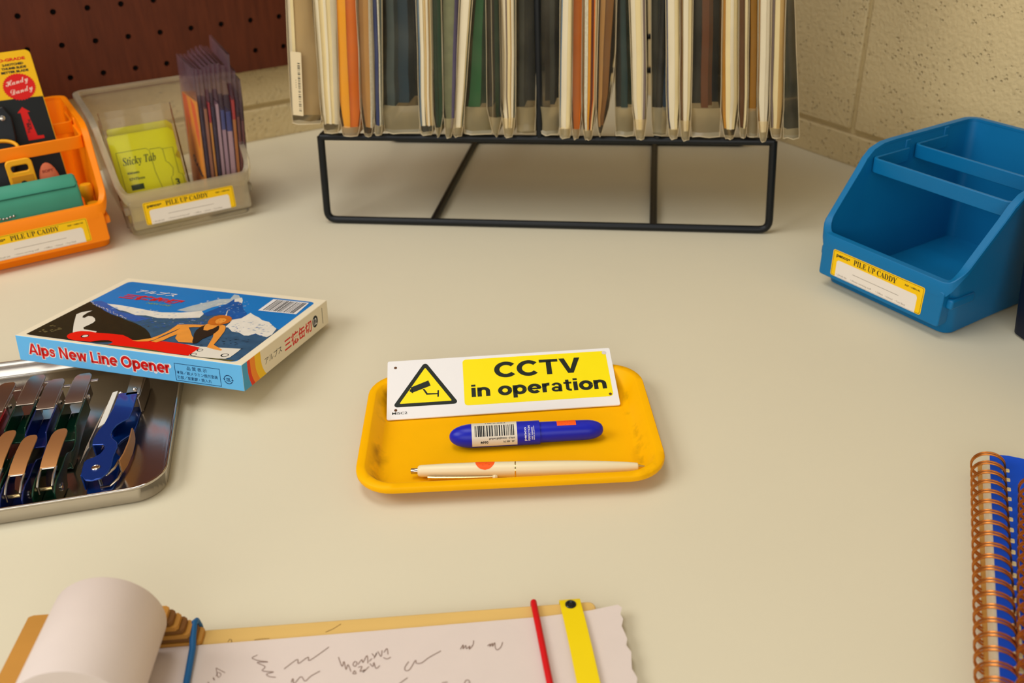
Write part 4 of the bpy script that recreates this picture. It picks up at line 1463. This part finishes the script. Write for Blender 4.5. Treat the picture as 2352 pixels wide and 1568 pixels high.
# ------------------------------------------------------------------ goods in the clear caddy
CM = local(CLR_LOC, CLR_RZ)
TABY = mat('sticky_tab_yellow', (250, 246, 0), 0.55, noise=0.03)
BAG = film('cellophane_bag', (254, 253, 250), 0.975, 0.12, (236, 226, 196))
for k, (yy, zz, lean, xx, lab) in enumerate(((25, 5.0, (0, 17, 78), -53.5, 'yellow sticky tab packet in a clear bag, in front, with printed cover'),
                                              (38, 8.0, (0, 19, 78), -51.0, 'yellow sticky tab packet in a clear bag, mostly hidden behind the front one'))):
    t = thing_m('sticky_tab_packet', lab, 'sticky notes', CM @ face_frame((xx, yy, zz), (1, 0, 0), lean), 'sticky tab packets')
    mb = MB()
    mb.prism([(0, 4), (56.5, 4), (57.5, 6), (57.5, 24), (55, 27), (57.5, 31), (57.5, 52), (53.5, 56), (57, 61), (57, 78), (53, 82), (1.5, 82), (0, 80.5)], -4.2, 0)
    pad_ = mb.build('pad', TABY, t, bevel=0.25)
    if k == 0:
        mb = MB()
        mb.use(mat('tab_ink', (24, 58, 18), 0.6))
        lw = 0.35
        Z = 0.1
        mb.ribbon([(4, 57.5), (30, 57.5), (32.5, 55), (33, 36), (38, 6)], lw, Z)
        mb.ribbon([(4, 57.5), (4, 10), (18, 10), (18, 8), (38, 8)], lw, Z)
        mb.ribbon([(33, 56), (42, 56), (44, 54), (44.2, 43), (46.5, 41), (49, 36), (47.6, 30), (45.4, 28), (45.4, 10), (30, 10)], lw, Z)
        mb.ribbon([(43, 54.5), (53, 54.5), (53, 31), (56, 29), (56.2, 21), (53, 17), (38, 15)], lw, Z)
        mb.ribbon([(30, 8), (30, 6), (54, 6), (55, 10)], lw, Z)
        mb.text('\U0001D47A\U0001D495\U0001D48A\U0001D484\U0001D48C\U0001D49A \U0001D47B\U0001D482\U0001D483', 7.5, 43.5, Z, h=9.0, w=29)
        mb.text('60sheets', 9, 37.2, Z, h=2.3, w=10.5, bold=0.03)
        mb.text('57\u00d775mm', 9.4, 31.4, Z, h=2.5, w=13.5, bold=0.03)
        mb.box(9.4, 20.4, 22.6, 27.6, Z - .04, Z)
        mb.text('3', 48.4, 20, Z, h=6.2, w=3.6, bold=0.04)
        mb.text('tabs', 47.4, 16.6, Z, h=2.2, w=6.2, bold=0.02)
        mb.text('PAPER WORKS MEMO', 4.5, 2.0 + 4.2, Z, h=1.9, w=24, bold=0.02)
        for i in range(len(mb.v)):
            mb.v[i] = (mb.v[i][0], mb.v[i][1] + 9.5, mb.v[i][2])
        mb.build('cover_print', None, pad_, smooth=False, weld=False, recalc=False)
    mb = MB()
    rn = random.Random(11 + k)
    rings = []
    for v_ in (0, 3, 12, 30, 50, 70, 84, 88, 92, 97):
        th = 1.2 if v_ > 84 else 2.2
        rings.append([(-3 + rn.uniform(-.4, .4), v_, -2.2), (-2, v_, th - 1 + rn.uniform(-.3, .3)), (20, v_, .55 + rn.uniform(0, .3)), (42, v_, .55 + rn.uniform(0, .3)), (59, v_, th - 1 + rn.uniform(-.3, .3)), (60.5, v_, -2.2), (59, v_, -4.8), (-2, v_, -4.8)])
    mb.loft(rings, True, False)
    mb.build('clear_bag', BAG, t, angle=70, weld=False, recalc=False)

LAV = film('lavender_film', (246, 236, 242), 0.90, 0.2, (236, 200, 220))
cards_ = [((246, 176, 10), 'yellow and orange front card'), ((20, 28, 40), 'black card'), ((172, 124, 70), 'tan card'), ((190, 34, 14), 'red topped card'), ((16, 34, 56), 'navy card'),
          ((196, 178, 176), 'pale card'), ((70, 100, 150), 'blue topped card'), ((206, 186, 184), 'white card'), ((208, 140, 20), 'mustard card'), ((124, 70, 26), 'brown card'), ((110, 58, 20), 'darker brown card')]
ths = [2.2, 3.2, 3.6, 2.6, 3.2, 3.6, 4.2, 5.4, 3.6, 3.4, 3.0]
x0 = 16.4
who = ['yellow and orange card in a lavender sleeve at the left of the row', 'black card in a lavender sleeve right of the yellow one', 'tan card in a lavender sleeve third from the left', 'yellow card with a red top in a lavender sleeve',
       'navy card in a lavender sleeve', 'pale grey card in a lavender sleeve left of the blue-topped cards', 'blue-topped card in a lavender sleeve', 'thick white card with a blue top in a lavender sleeve',
       'mustard card with a red top in a lavender sleeve', 'brown card in a lavender sleeve second from the right', 'dark brown card in a lavender sleeve at the right end of the row']
tall = [0, -1, -2, 0, 1, 2, 2, 0, 9, -6, -14]
for k, (c, _) in enumerate(cards_):
    w = ths[k]
    t = thing_m('card_sleeve', who[k], 'card', CM @ Matrix.Translation(Vector((x0, 20 + .3 * k, 3.6))) @ Matrix.Rotation(R(5.0), 4, 'Y') @ Matrix.Rotation(R(-3 + .6 * k), 4, 'X'), 'sleeved cards in the clear caddy')
    mb = MB()
    mb.use(mat('card_stock_%d' % k, c, 0.55, noise=0.05))
    ht = (104, 98, 97, 84, 98, 100, 76, 74, 84, 86, 82)[k]
    mb.box(.5, w - .5, 2, 60, 1, ht)
    if k in (3, 6, 7, 8):
        mb.use(mat('card_top_%d' % k, {3: (190, 34, 14), 6: (62, 92, 150), 7: (52, 84, 150), 8: (196, 52, 14)}[k], .55))
        mb.box(.5, w - .5, 2, 60, ht, ht + 18)
        if k in (3,):
            mb.mats[0] = mat('card_yellow', (230, 170, 20), .55)
        if k == 6:
            mb.mats[0] = mat('card_grey', (190, 172, 176), .55)
    if k == 0:
        mb.use(mat('print_orange', (240, 120, 10), .5)).M = face_frame((.45, 60, 0), (0, -1, 0), (0, 0, 1))
        mb.poly([(2, 104), (18, 104), (26, 84), (22, 70), (12, 84), (6, 60), (2, 66)], .03)
        mb.poly([(34, 104), (50, 100), (57, 76), (52, 60), (44, 72)], .03)
        mb.use(INK)
        mb.text('CLASSIC', 16, 44, .04, h=7, w=40, bold=.05, shear=.2, rot=-24)
        mb.poly([(24, 6), (44, 30), (50, 26), (34, 4)], .03)
        mb.M = Matrix.Identity(4)
    mb.build('card', None, t, smooth=False, weld=False)
    mb = MB()
    rn = random.Random(k)
    H = 134 + tall[k]
    rings = []
    for z in (0, 20, 60, 100, 118, H):
        cl = 0.6 if z > 100 else 1
        j = rn.uniform(-.3, .3)
        rings.append([(j, 62, z), (j, 0.6, z), (w * .5 + j, -.3, z), (w * cl + j, .6, z), (w * cl + j, 62, z)])
    rings[-1] = [(x, y, z + (y / 62.0) * 4.5) for x, y, z in rings[-1]]
    mb.loft(rings, False, False, closed=True)
    mb.build('plastic_sleeve', LAV, t, angle=70, weld=False, recalc=False)
    x0 += w + 0.25

# ------------------------------------------------------------------ goods in the orange caddy
OM = local(ORG_LOC, ORG_RZ)
KM = OM @ face_frame((0, 64.5, 5), (1, 0, 0), (0, 43, 151))
t = thing_m('knife_package', 'yellow and black carded pocket knife leaning in the orange caddy', 'knife package', KM)
mb = MB()
KY = mat('pack_yellow', (238, 184, 8), 0.5, noise=0.03)
KB = mat('pack_black', (20, 24, 24), 0.5)
out = rrect(-34, 39.5, 0, 158, 4.5, 5)
mb.use(KY).prism(out, -0.6, 0)
mb.build('backing_card', None, t)
mb = MB()
mb.use(KB).poly([(-33.6, .4), (39.1, .4), (39.1, 117.5), (20, 118.6), (-33.6, 119.8)], .05)
mb.use(RED).text('PRO-GRADE', 34.2, 150.0, .08, h=2.6, w=27, bold=.05, align='RIGHT')
mb.use(INK)
for i, (s_, w_) in enumerate((('2-NOTCHED', 17), ('THUMB SLIDE', 20), ('BETTER BLADE', 22))):
    mb.text(s_, 23.2, 146.2 - 3.1 * i, .08, h=2.0, w=w_, bold=.06, align='CENTER')
pts = []
for k in range(72):
    q = 1.0 if k % 2 else .93
    pts.append((23 + 13.4 * q * math.cos(R(5 * k)), 128 + 11.6 * q * math.sin(R(5 * k))))
mb.use(RED).poly(pts, .1)
mb.use(mat('burst_white', (240, 214, 196), .5))
mb.text('\U0001D4D7\U0001D4EA\U0001D4F7\U0001D4ED\U0001D502', 13.2, 127.4, .14, h=6.4, w=19, rot=8)
mb.text('\U0001D4D3\U0001D4EA\U0001D4F7\U0001D4ED\U0001D502', 15.4, 119.8, .14, h=6.4, w=18.4, rot=8)
mb.use(RED).poly([(20.1, 110.9), (15.0, 106.4), (17.5, 106.2), (17.2, 82.0), (30.4, 82.0), (30.4, 84.6), (25.3, 85.0), (23.0, 106.1), (25.2, 106.1)], .1)
mb.use(KB)
mb.text('THUMB', 20.6, 88, .14, h=2.0, w=9, rot=84, bold=.03)
mb.text('SLIDE', 22.6, 91, .14, h=2.0, w=9, rot=84, bold=.03)
mb.build('card_print', None, t, smooth=False, weld=False, recalc=False)
mb = MB()
mb.prism([(-24, 30), (-12, 24), (8, 86), (9.5, 104), (5, 114), (-2, 112), (-8, 96)], 0.2, 9)
kn = mb.build('pocket_knife', mat('knife_black', (24, 28, 32), .35), t, bevel=1.4, seg=3)
mb = MB()
mb.lathe([(0, 2.2), (1.0, 2.2), (1.4, 1.2), (1.5, .2)], 18)
for i, v in enumerate(mb.v):
    mb.v[i] = (2 + v[1], 104 + v[2], 9 + v[0])
mb.build('knife_pivot', STEEL, kn)

t = thing_m('zip_pouch', 'sea green pouch with a ball chain lying across the front of the orange caddy', 'pouch', OM)
mb = MB()
sec = [(12.6, 6), (12.8, 20), (15.0, 50), (17.2, 57), (21.0, 63.5), (26.5, 66.5), (31, 64), (33.5, 58), (35, 30), (35, 6)]
rings = []
for x, q in ((-48, .92), (-46, 1), (-20, 1.0), (10, 1.0), (38.4, 1.0), (40.2, .96), (40.8, .88)):
    rings.append([(x, 24 + (y - 24) * q, 36 + (z - 36) * q) for y, z in sec])
mb.loft(rings)
pbody = mb.build('pouch_body', mat('sea_green_vinyl', (64, 146, 120), 0.5, noise=0.05, bump=.08, bscale=900), t, angle=50, bevel=0.8)
mb = MB()
mb.tube([(-46, 17.0, 57.8), (10, 17.0, 57.8), (38, 17.0, 57.6)], .45, 6)
mb.tube([(38, 17.0, 57.6), (40.9, 22, 60), (41, 28, 56)], .45, 6)
mb.build('seam', mat('dark_green_thread', (20, 84, 68), .6), pbody)
mb = MB()
for k in range(12):
    a = -44 + k * 2.7
    zz = 44.0 + .5 * math.sin(k * 1.3)
    for la in range(1):
        ringsb = []
        for j in range(7):
            b = R(-90 + 30 * j)
            ringsb.append([(a + 1.1 * math.cos(b) * math.cos(R(45 * i)), 11.6 + 1.1 * math.cos(b) * math.sin(R(45 * i)), zz + 1.1 * math.sin(b)) for i in range(8)])
        mb.loft(ringsb)
mb.tube([(-44, 11.6, 44), (-14, 11.6, 44)], .3, 6)
mb.build('ball_chain', STEEL, t, weld=False)

TAGY = mat('tag_yellow', (238, 168, 20), .45, noise=.05)
t = thing_m('luggage_tag', 'yellow plastic tag with a slot, standing behind the green pouch', 'tag', OM @ face_frame((2.0, 36.5, 8), (1, 0.03, 0), (0, 10, 78)))
mb = MB()
o_ = rrect(-10.5, 10.5, 0, 74, 4, 4)
h_ = rrect(-6.8, 6.8, 63.5, 69, 2, 4)
n = len(o_)
vs = [(p[0], p[1], 4) for p in o_] + [(p[0], p[1], 4) for p in h_] + [(p[0], p[1], 0) for p in o_] + [(p[0], p[1], 0) for p in h_]
fs = []
for k in range(n):
    j = (k + 1) % n
    fs += [(k, j, n + j, n + k), (2 * n + j, 2 * n + k, 3 * n + k, 3 * n + j), (k, 2 * n + k, 2 * n + j, j), (n + k, n + j, 3 * n + j, 3 * n + k)]
mb.add(vs, fs)
mb.build('tag_plate', TAGY, t, bevel=.8)
mb = MB()
mb.use(mat('tag_relief', (206, 134, 14), .5))
mb.prism([(-8.5, 40), (8.5, 40), (8.5, 60), (-8.5, 60)], 4.0, 4.5)
mb.use(INK).poly([(-2, 53), (0, 51.5), (2, 53), (2.2, 55), (.4, 56), (-2, 55.4)], 4.56)
mb.use(TAGY)
for yv in (44, 47, 50):
    mb.box(-6.5, 6.5, yv, yv + .6, 4.4, 4.8)
mb.build('tag_face', None, t, weld=False)
t = thing_m('eraser', 'salmon oval eraser peeking out right of the yellow tag', 'eraser', OM @ face_frame((22.4, 42.0, 36), (1, 0, 0), (0, 9, 60)))
mb = MB()
el = lambda q, z: [(q * 8.6 * math.cos(R(k * 15)), 18 + q * 20 * math.sin(R(k * 15)), z) for k in range(24)]
mb.loft([el(.86, 0), el(1, 1.2), el(1, 3.2), el(.86, 4.4)])
mb.build('eraser_body', mat('salmon_rubber', (206, 106, 70), .7, noise=.06), t, angle=60)
mb = MB()
mb.use(mat('eraser_print', (150, 50, 34), .7)).text('SOFT', -4.5, 30, 4.46, h=2.4, w=9, bold=.04)
mb.build('lettering', None, t, smooth=False, weld=False, recalc=False)
t = thing_m('key_ring', 'yellow plastic ring lying below the card at the left edge', 'ring', OM @ face_frame((-8, 58, 88), (1, 0, 0), (0, 8, 6)))
mb = MB()
mb.tube([(14 * math.cos(R(15 * k)), 9 * math.sin(R(15 * k)), 0) for k in range(24)], 1.6, 10, closed=True)
mb.build('ring', TAGY, t)
for k, (x, y, z, s_, lab) in enumerate(((49.0, 24, 5, 1.0, 'small yellow plastic piece in the front corner of the orange caddy'), (48.5, 42, 5, 1.35, 'small yellow plastic piece farther back in the orange caddy'))):
    t = thing_m('bottle_stopper', lab, 'stopper', OM @ Matrix.Translation(Vector((x, y, z))) @ Matrix.Rotation(R(90), 4, 'Y') @ Matrix.Rotation(R(180), 4, 'X'), 'yellow stoppers')
    mb = MB()
    mb.lathe([(0, 4), (-6 * s_, 4.2), (-24 * s_, 4.0), (-26 * s_, 5.6), (-31 * s_, 5.8), (-33 * s_, 4.6), (-33.4 * s_, .4)], 24)
    mb.build('stopper_body', TAGY, t, angle=50)

# ------------------------------------------------------------------ memo roll stand in the foreground
MS_O, MS_RZ = (-225.0, 304.8, 0), 2.84
MSM = local(MS_O, MS_RZ)
WOOD = mat('varnished_birch', (216, 178, 104), 0.5, noise=0.14, nscale=30, stretch=(0.25, 2.2, 2.2))
PLYE = mat('ply_line_shaded', (64, 40, 18), 0.7, noise=0.2)  # dark lines between layers, browned further for shade
PLYT = mat('ply_top', (190, 134, 56), 0.5, noise=0.12, nscale=30, stretch=(0.25, 2.2, 2.2))
stand_ = thing_m('memo_roll_stand', 'pale wooden board with a stepped plywood holder at its left end', 'memo stand', MSM)
mb = MB()
mb.use(WOOD).prism(rrect(0, 259.5, -72, 0, 3.5, 5), 0, 4.4)
mb.build('board', None, stand_, bevel=0.6)
for k in range(7):
    z0 = 4.4 + 2.55 * k
    xr = 79.5 - 2.1 * k
    mb = MB()
    mb.use(PLYT if k % 2 == 0 or k == 6 else mat('ply_shaded', (128, 84, 36), .6, noise=.15))  # alternate layers browner, shade on the near faces put into the colour
    nf = -9.6 + (.5 if k % 2 else 0)
    mb.prism([(3 + .3 * k, -66), (22, -66), (22, nf), (xr - 1.2, nf), (xr, nf + 1.2), (xr, -1.6 - .1 * k), (xr - 1.5, -.4 - .1 * k), (5 + .3 * k, -.4 - .1 * k), (3 + .3 * k, -2)], z0 + .25, z0 + 2.5)
    mb.use(PLYE)
    mb.prism([(3.6 + .3 * k, -65.6), (21.4, -65.6), (21.4, nf + .5), (xr - .9, nf + .5), (xr - .7, -1.4), (4.4 + .3 * k, -1.2)], z0, z0 + .25)
    mb.build('ply_layer', None, stand_, weld=False)
ST_Y = mat('yellow_strap', (240, 210, 0), 0.5, noise=0.03)
mb = MB()
rows = []
for (y, z, xo) in ((-72.4, 1.0, 250.6), (-72.4, 5.6, 250.6), (-60, 6.6, 250.3), (-30, 6.6, 249.2), (-12, 6.3, 248.4), (-6, 5.5, 248.1), (-.6, 5.3, 247.9), (1.1, 4.4, 247.9), (1.2, 1.2, 247.9)):
    rows.append([(xo - 4.9, y, z), (xo + 4.9, y, z), (xo + 4.9, y + (.9 if z < 4.6 else 0), z + (.9 if z > 4.6 else .3)), (xo - 4.9, y + (.9 if z < 4.6 else 0), z + (.9 if z > 4.6 else .3))])
mb.loft(rows)
strap = mb.build('strap', ST_Y, stand_, bevel=.2, angle=60)
mb = MB()
mb.M = Matrix.Translation(Vector((247.9, -2.9, 6.0))) @ Matrix.Rotation(R(-90), 4, 'Y')
mb.lathe([(-1, 2.6), (.6, 2.6), (1.0, 2.2), (.9, 1.6), (.35, 1.3), (.3, .2)], 24)
mb.build('snap_button', mat('gunmetal', (58, 62, 62), .3, metal=.9), strap)
# paper roll with its pulled-out sheet
roll = thing_m('paper_roll', 'white memo paper roll with its end pulled across the wooden board, pencil scribbles on it', 'paper roll', MSM)
RCX, RCZ, RR = 45.6, 28.6, 23.6
mb = MB()
seg = 64
prof = [(-62, 6.2), (-62, 20.5), (-61.7, RR - .3), (-61.2, RR), (-12.4, RR), (-11.8, RR - .4), (-11.6, 20), (-11.6, 6.2)]
rings = [[(RCX + r * math.cos(2 * math.pi * k / seg), y, RCZ + r * math.sin(2 * math.pi * k / seg)) for k in range(seg)] for y, r in prof]
mb.loft(rings + [rings[0]], False, False)
mb.use(SHEET)
mb.build('roll', SHEET, roll, angle=50)
mb = MB()
torn = [(269.6, -5.2), (271.2, -7.2), (269.8, -11), (270.6, -14), (269.2, -18), (269.9, -22), (270.4, -25.5), (269.4, -29), (270.9, -33), (270.2, -37), (269.6, -42), (271, -47), (269.6, -52), (270.3, -58), (269.2, -61.5)]
far = lambda x: -10.7 + (x / 270.0) * 3.4 if x < 240 else -7.7 + (x - 240) / 30 * 2.4
xs = [RCX + 8, RCX + 20, RCX + 34, RCX + 60, 120, 160, 200, 235, 256]
zz = [5.2, 5.3, 5.2, 5.0, 4.95, 4.95, 4.95, 4.95, 5.2]
ny = 14
rows = []
for x, z in zip(xs, zz):
    rows.append([(x, far(x) + (-61.5 - far(x)) * k / ny, z) for k in range(ny + 1)])
rows.append([(tx, ty, 6.4 - .05 * k) for k, (tx, ty) in enumerate(torn)])
fs = []
n = ny + 1
for i in range(len(rows) - 1):
    for k in range(ny):
        fs.append((i * n + k, i * n + k + 1, (i + 1) * n + k + 1, (i + 1) * n + k))
mb.add([p for r in rows for p in r], fs)
mb.build('pulled_sheet', SHEET, roll, angle=80)
SCR = [[(-118.3, 292.1), (-120.4, 290.6), (-117.4, 289.0), (-112.8, 288.0), (-117.6, 287.9), (-113.6, 285.5), (-114.4, 283.4), (-112.1, 282.7), (-109.2, 282.3), (-112.0, 281.4), (-110.7, 280.0), (-107.7, 279.4)],
       [(-104.9, 283.8), (-100.1, 288.8), (-99.1, 286.5), (-95.5, 289.9), (-94.3, 288.1), (-87.0, 295.2)], [(-100.4, 276.3), (-100.0, 278.4), (-99.0, 275.7), (-96.7, 279.3), (-94.5, 276.8), (-92.4, 279.4), (-88.9, 281.9)],
       [(-81.9, 289.3), (-79.6, 284.0), (-79.1, 286.7), (-77.6, 282.2), (-77.1, 284.9), (-75.3, 281.0)], [(-74.4, 286.5), (-74.9, 284.8), (-73.7, 283.7), (-73.3, 285.9), (-74.4, 286.5)],
       [(-72.7, 284.7), (-71.3, 287.4), (-70.6, 285.7), (-69.3, 289.6), (-68.4, 285.1)], [(-68.0, 286.2), (-66.9, 287.8)], [(-67.2, 290.6), (-65.7, 288.8), (-65.1, 291.0), (-66.0, 287.7)], [(-64.7, 291.6), (-63.0, 288.7), (-62.9, 292.1)],
       [(-61.9, 290.9), (-60.8, 293.1), (-60.0, 289.7)], [(-61.9, 288.1), (-60.2, 287.2), (-58.6, 288.2)], [(-73.8, 281.5), (-74.3, 279.9), (-72.9, 279.9), (-73.8, 281.5)], [(-72.5, 283.1), (-70.8, 283.5), (-71.3, 280.9), (-69.3, 281.8), (-70.0, 280.3), (-67.7, 283.4)],
       [(-67.5, 285.0), (-66.0, 283.3), (-65.8, 285.5), (-64.5, 282.2), (-63.0, 283.7)], [(-135.1, 285.7), (-132.9, 280.5), (-132.0, 282.0), (-133.6, 283.2), (-133.9, 281.0)], [(-135.1, 285.7), (-130.4, 282.8)], [(-134.9, 280.0), (-134.0, 278.9), (-134.9, 280.5), (-134.9, 280.0)],
       [(-137.0, 278.0), (-136.1, 277.9), (-136.6, 277.2)], [(-36.6, 290.6), (-41.8, 287.1), (-44.6, 284.4), (-47.0, 284.2), (-47.6, 285.8), (-49.7, 281.0), (-51.5, 280.5), (-51.9, 282.3), (-50.5, 285.3)],
       [(-28.0, 291.1), (-26.8, 293.6), (-26.8, 291.3), (-25.6, 293.2), (-25.3, 291.3), (-23.8, 292.8), (-24.1, 290.9), (-22.4, 293.4), (-22.2, 295.9)], [(-15.9, 292.4), (-14.7, 293.6), (-14.9, 292.0), (-13.7, 293.9), (-13.7, 292.0), (-12.7, 294.2), (-12.5, 291.6), (-11.7, 290.0), (-10.0, 291.5), (-9.2, 294.3)],
       [(-50.3, 276.6), (-53.8, 273.4)], [(-25.8, 272.1), (-25.1, 274.0), (-23.9, 274.0), (-23.4, 272.7), (-24.4, 272.1)], [(-35.3, 273.3), (-32.9, 273.5)]]
BRD = [[(-133.8, 300.9), (-133.3, 302.6), (-132.6, 302.3), (-131.9, 300.6)], [(-121.9, 301.5), (-118.8, 302.0), (-115.2, 302.0)], [(-90.0, 304.6), (-86.8, 306.4), (-83.6, 309.2)]]


def smooth_line(p, n=5):
    """rounded pen line through the points"""
    if len(p) < 3:
        return p
    out = []
    for i in range(len(p) - 1):
        a, b, c, d = p[max(0, i - 1)], p[i], p[i + 1], p[min(len(p) - 1, i + 2)]
        for k in range(n):
            t = k / n
            out.append(tuple(0.5 * ((2 * b[j]) + (c[j] - a[j]) * t + (2 * a[j] - 5 * b[j] + 4 * c[j] - d[j]) * t * t + (3 * b[j] - a[j] - 3 * c[j] + d[j]) * t ** 3) for j in (0, 1)))
    return out + [p[-1]]


inv = MSM.inverted()
mb = MB()
mb.use(mat('pencil_brown', (128, 98, 82), .8))
for l in SCR:
    q = [inv @ Vector((a, b, 0)) for a, b in l]
    mb.ribbon(smooth_line([(p.x, p.y) for p in q]), .30, 5.16)
mb.build('pencil_scribbles', None, roll, smooth=False, weld=False, recalc=False)
mb = MB()
mb.use(mat('pen_brown', (110, 70, 30), .8))
for l in BRD:
    q = [inv @ Vector((a, b, 0)) for a, b in l]
    mb.ribbon([(p.x, p.y) for p in q], .3, 4.46)
mb.build('pen_marks', None, stand_, smooth=False, weld=False, recalc=False)

RUB_B = mat('blue_rubber', (18, 92, 148), .45, noise=.06)
RUB_R = mat('red_rubber', (206, 6, 16), .45, noise=.04)
t = thing_m('rubber_band', 'blue elastic cord stretched over the board beside the paper roll', 'elastic', MSM, 'elastic cords round the memo stand')
mb = MB()
mb.tube([(76.4, 1.4, -.2 + 1.6), (76.2, 1.6, 6), (75.8, .9, 9.6), (75.6, -1.6, 11.0), (76.2, -8, 9.4), (77.0, -14, 7.8), (78.3, -32, 6.8), (80.6, -60, 6.8), (81.4, -72.2, 6), (81.4, -73.6, 4), (81.4, -73.6, 1.6)], 1.5, 12)
mb.build('cord', RUB_B, t)
t = thing_m('rubber_band', 'red elastic cord stretched over the board beside the yellow strap', 'elastic', MSM, 'elastic cords round the memo stand')
mb = MB()
mb.tube([(230.9, 1.5, 1.6), (230.9, 1.6, 4.4), (230.9, .6, 6.0), (231.0, -3, 6.2), (231.8, -16, 6.6), (233.2, -40, 6.6), (235.2, -70, 6.4), (235.4, -73.4, 5), (235.4, -73.6, 1.6)], 1.5, 12)
mb.build('cord', RUB_R, t)


# ------------------------------------------------------------------ wire-bound notebooks
def make_notebook(label, M, n_rings, hmul=1.0, drop=0.0):
    t = thing_m('spiral_notebook', label, 'notebook', M, 'blue wire-bound notebooks at the right edge')
    top, bot, wd_ = 10.5, -200.0, 146.0
    mb = MB()
    mb.prism(rrect(-1.6, wd_, bot, top, 2.5, 4), 0, 1.6)
    mb.build('back_board', KRAFT, t, bevel=.2)
    mb = MB()
    mb.loft([rr_ for rr_ in [[(x + dx, y, z) for x, y in rrect(0.4, wd_ - 2, bot + 1, top - 1, 2.0, 4)] for dx, z in ((0, 1.6), (.3, 3.4), (.9, 6.0), (1.4, 7.4))]])
    mb.build('pages', mat('page_edge', (224, 208, 176), .85, noise=.12, nscale=240, stretch=(1, 1, 12)), t)
    mb = MB()
    P = 8.47
    z0, z1 = 7.5, 8.1
    # cover sheet with punched slots and a gently lifted top edge
    cols = []
    for y in [top + .6 - 1.2 * k for k in range(8)] + [top - 9 - 8 * k for k in range(25)]:
        up = max(0, (y - (top - 6)) / 6.6) ** 2 * 1.4
        row = []
        for x in (3.0, 4, 12, 20, 40, 80, wd_ - 1):
            e = 0
            row.append((x, y - (.9 if x == 3.0 and y > top else 0), up * math.sin(min(1, max(0, (x - 2) / 26)) * math.pi) + e))
        cols.append(row)
    m_ = len(cols[0])
    V = [(x, y, z1 + e) for r_ in cols for x, y, e in r_] + [(x, y, z0 + e) for r_ in cols for x, y, e in r_]
    off = len(cols) * m_
    F = []
    for i in range(len(cols) - 1):
        for k in range(m_ - 1):
            a = i * m_ + k
            F.append((a, a + 1, a + m_ + 1, a + m_))
            F.append((off + a + m_, off + a + m_ + 1, off + a + 1, off + a))
        for k in (0, m_ - 1):
            a = i * m_ + k
            F.append((a, a + m_, off + a + m_, off + a))
    for i in (0, len(cols) - 1):
        for k in range(m_ - 1):
            a = i * m_ + k
            F.append((a, a + 1, off + a + 1, off + a))
    mb.add(V, F)
    cov = mb.build('cover', NBLUE, t, angle=50)
    mb = MB()
    for k in range(n_rings):
        y = -P * k
        mb.prism(rrect(8.6, 12.4, y - 3.1, y + .2, .6, 2), z1 - .05, z1 + .05)
    mb.build('punched_slots', mat('slot_cream', (220, 204, 150), .7), cov, weld=False)
    mb = MB()
    cx, cz, r_ = 1.7, 8.6, 8.3
    for k in range(n_rings):
        for dy in (0.0, -1.9):
            y = -P * k + dy
            mb.tube([(cx + r_ * math.cos(R(15 * q)), y - (.9 * math.sin(R(15 * q) / 2)) * (1 if dy == 0 else -1) * 0, cz + r_ * math.sin(R(15 * q)) * .97) for q in range(24)], .52, 8, closed=True)
    mb.build('wire_binding', COPPER, t, weld=False)
    return t


make_notebook('blue wire-bound notebook lying flat on the table, copper rings to the left', Matrix.Translation(Vector((255.6, 403.6, 0.2))) @ Matrix.Rotation(R(-23.5), 4, 'Z'), 24)
make_notebook('blue wire-bound notebook lying on top of the other one, mostly out of frame', Matrix.Translation(Vector((264.2, 371.6, 8.6))) @ Matrix.Rotation(R(-26.4), 4, 'Z'), 24)
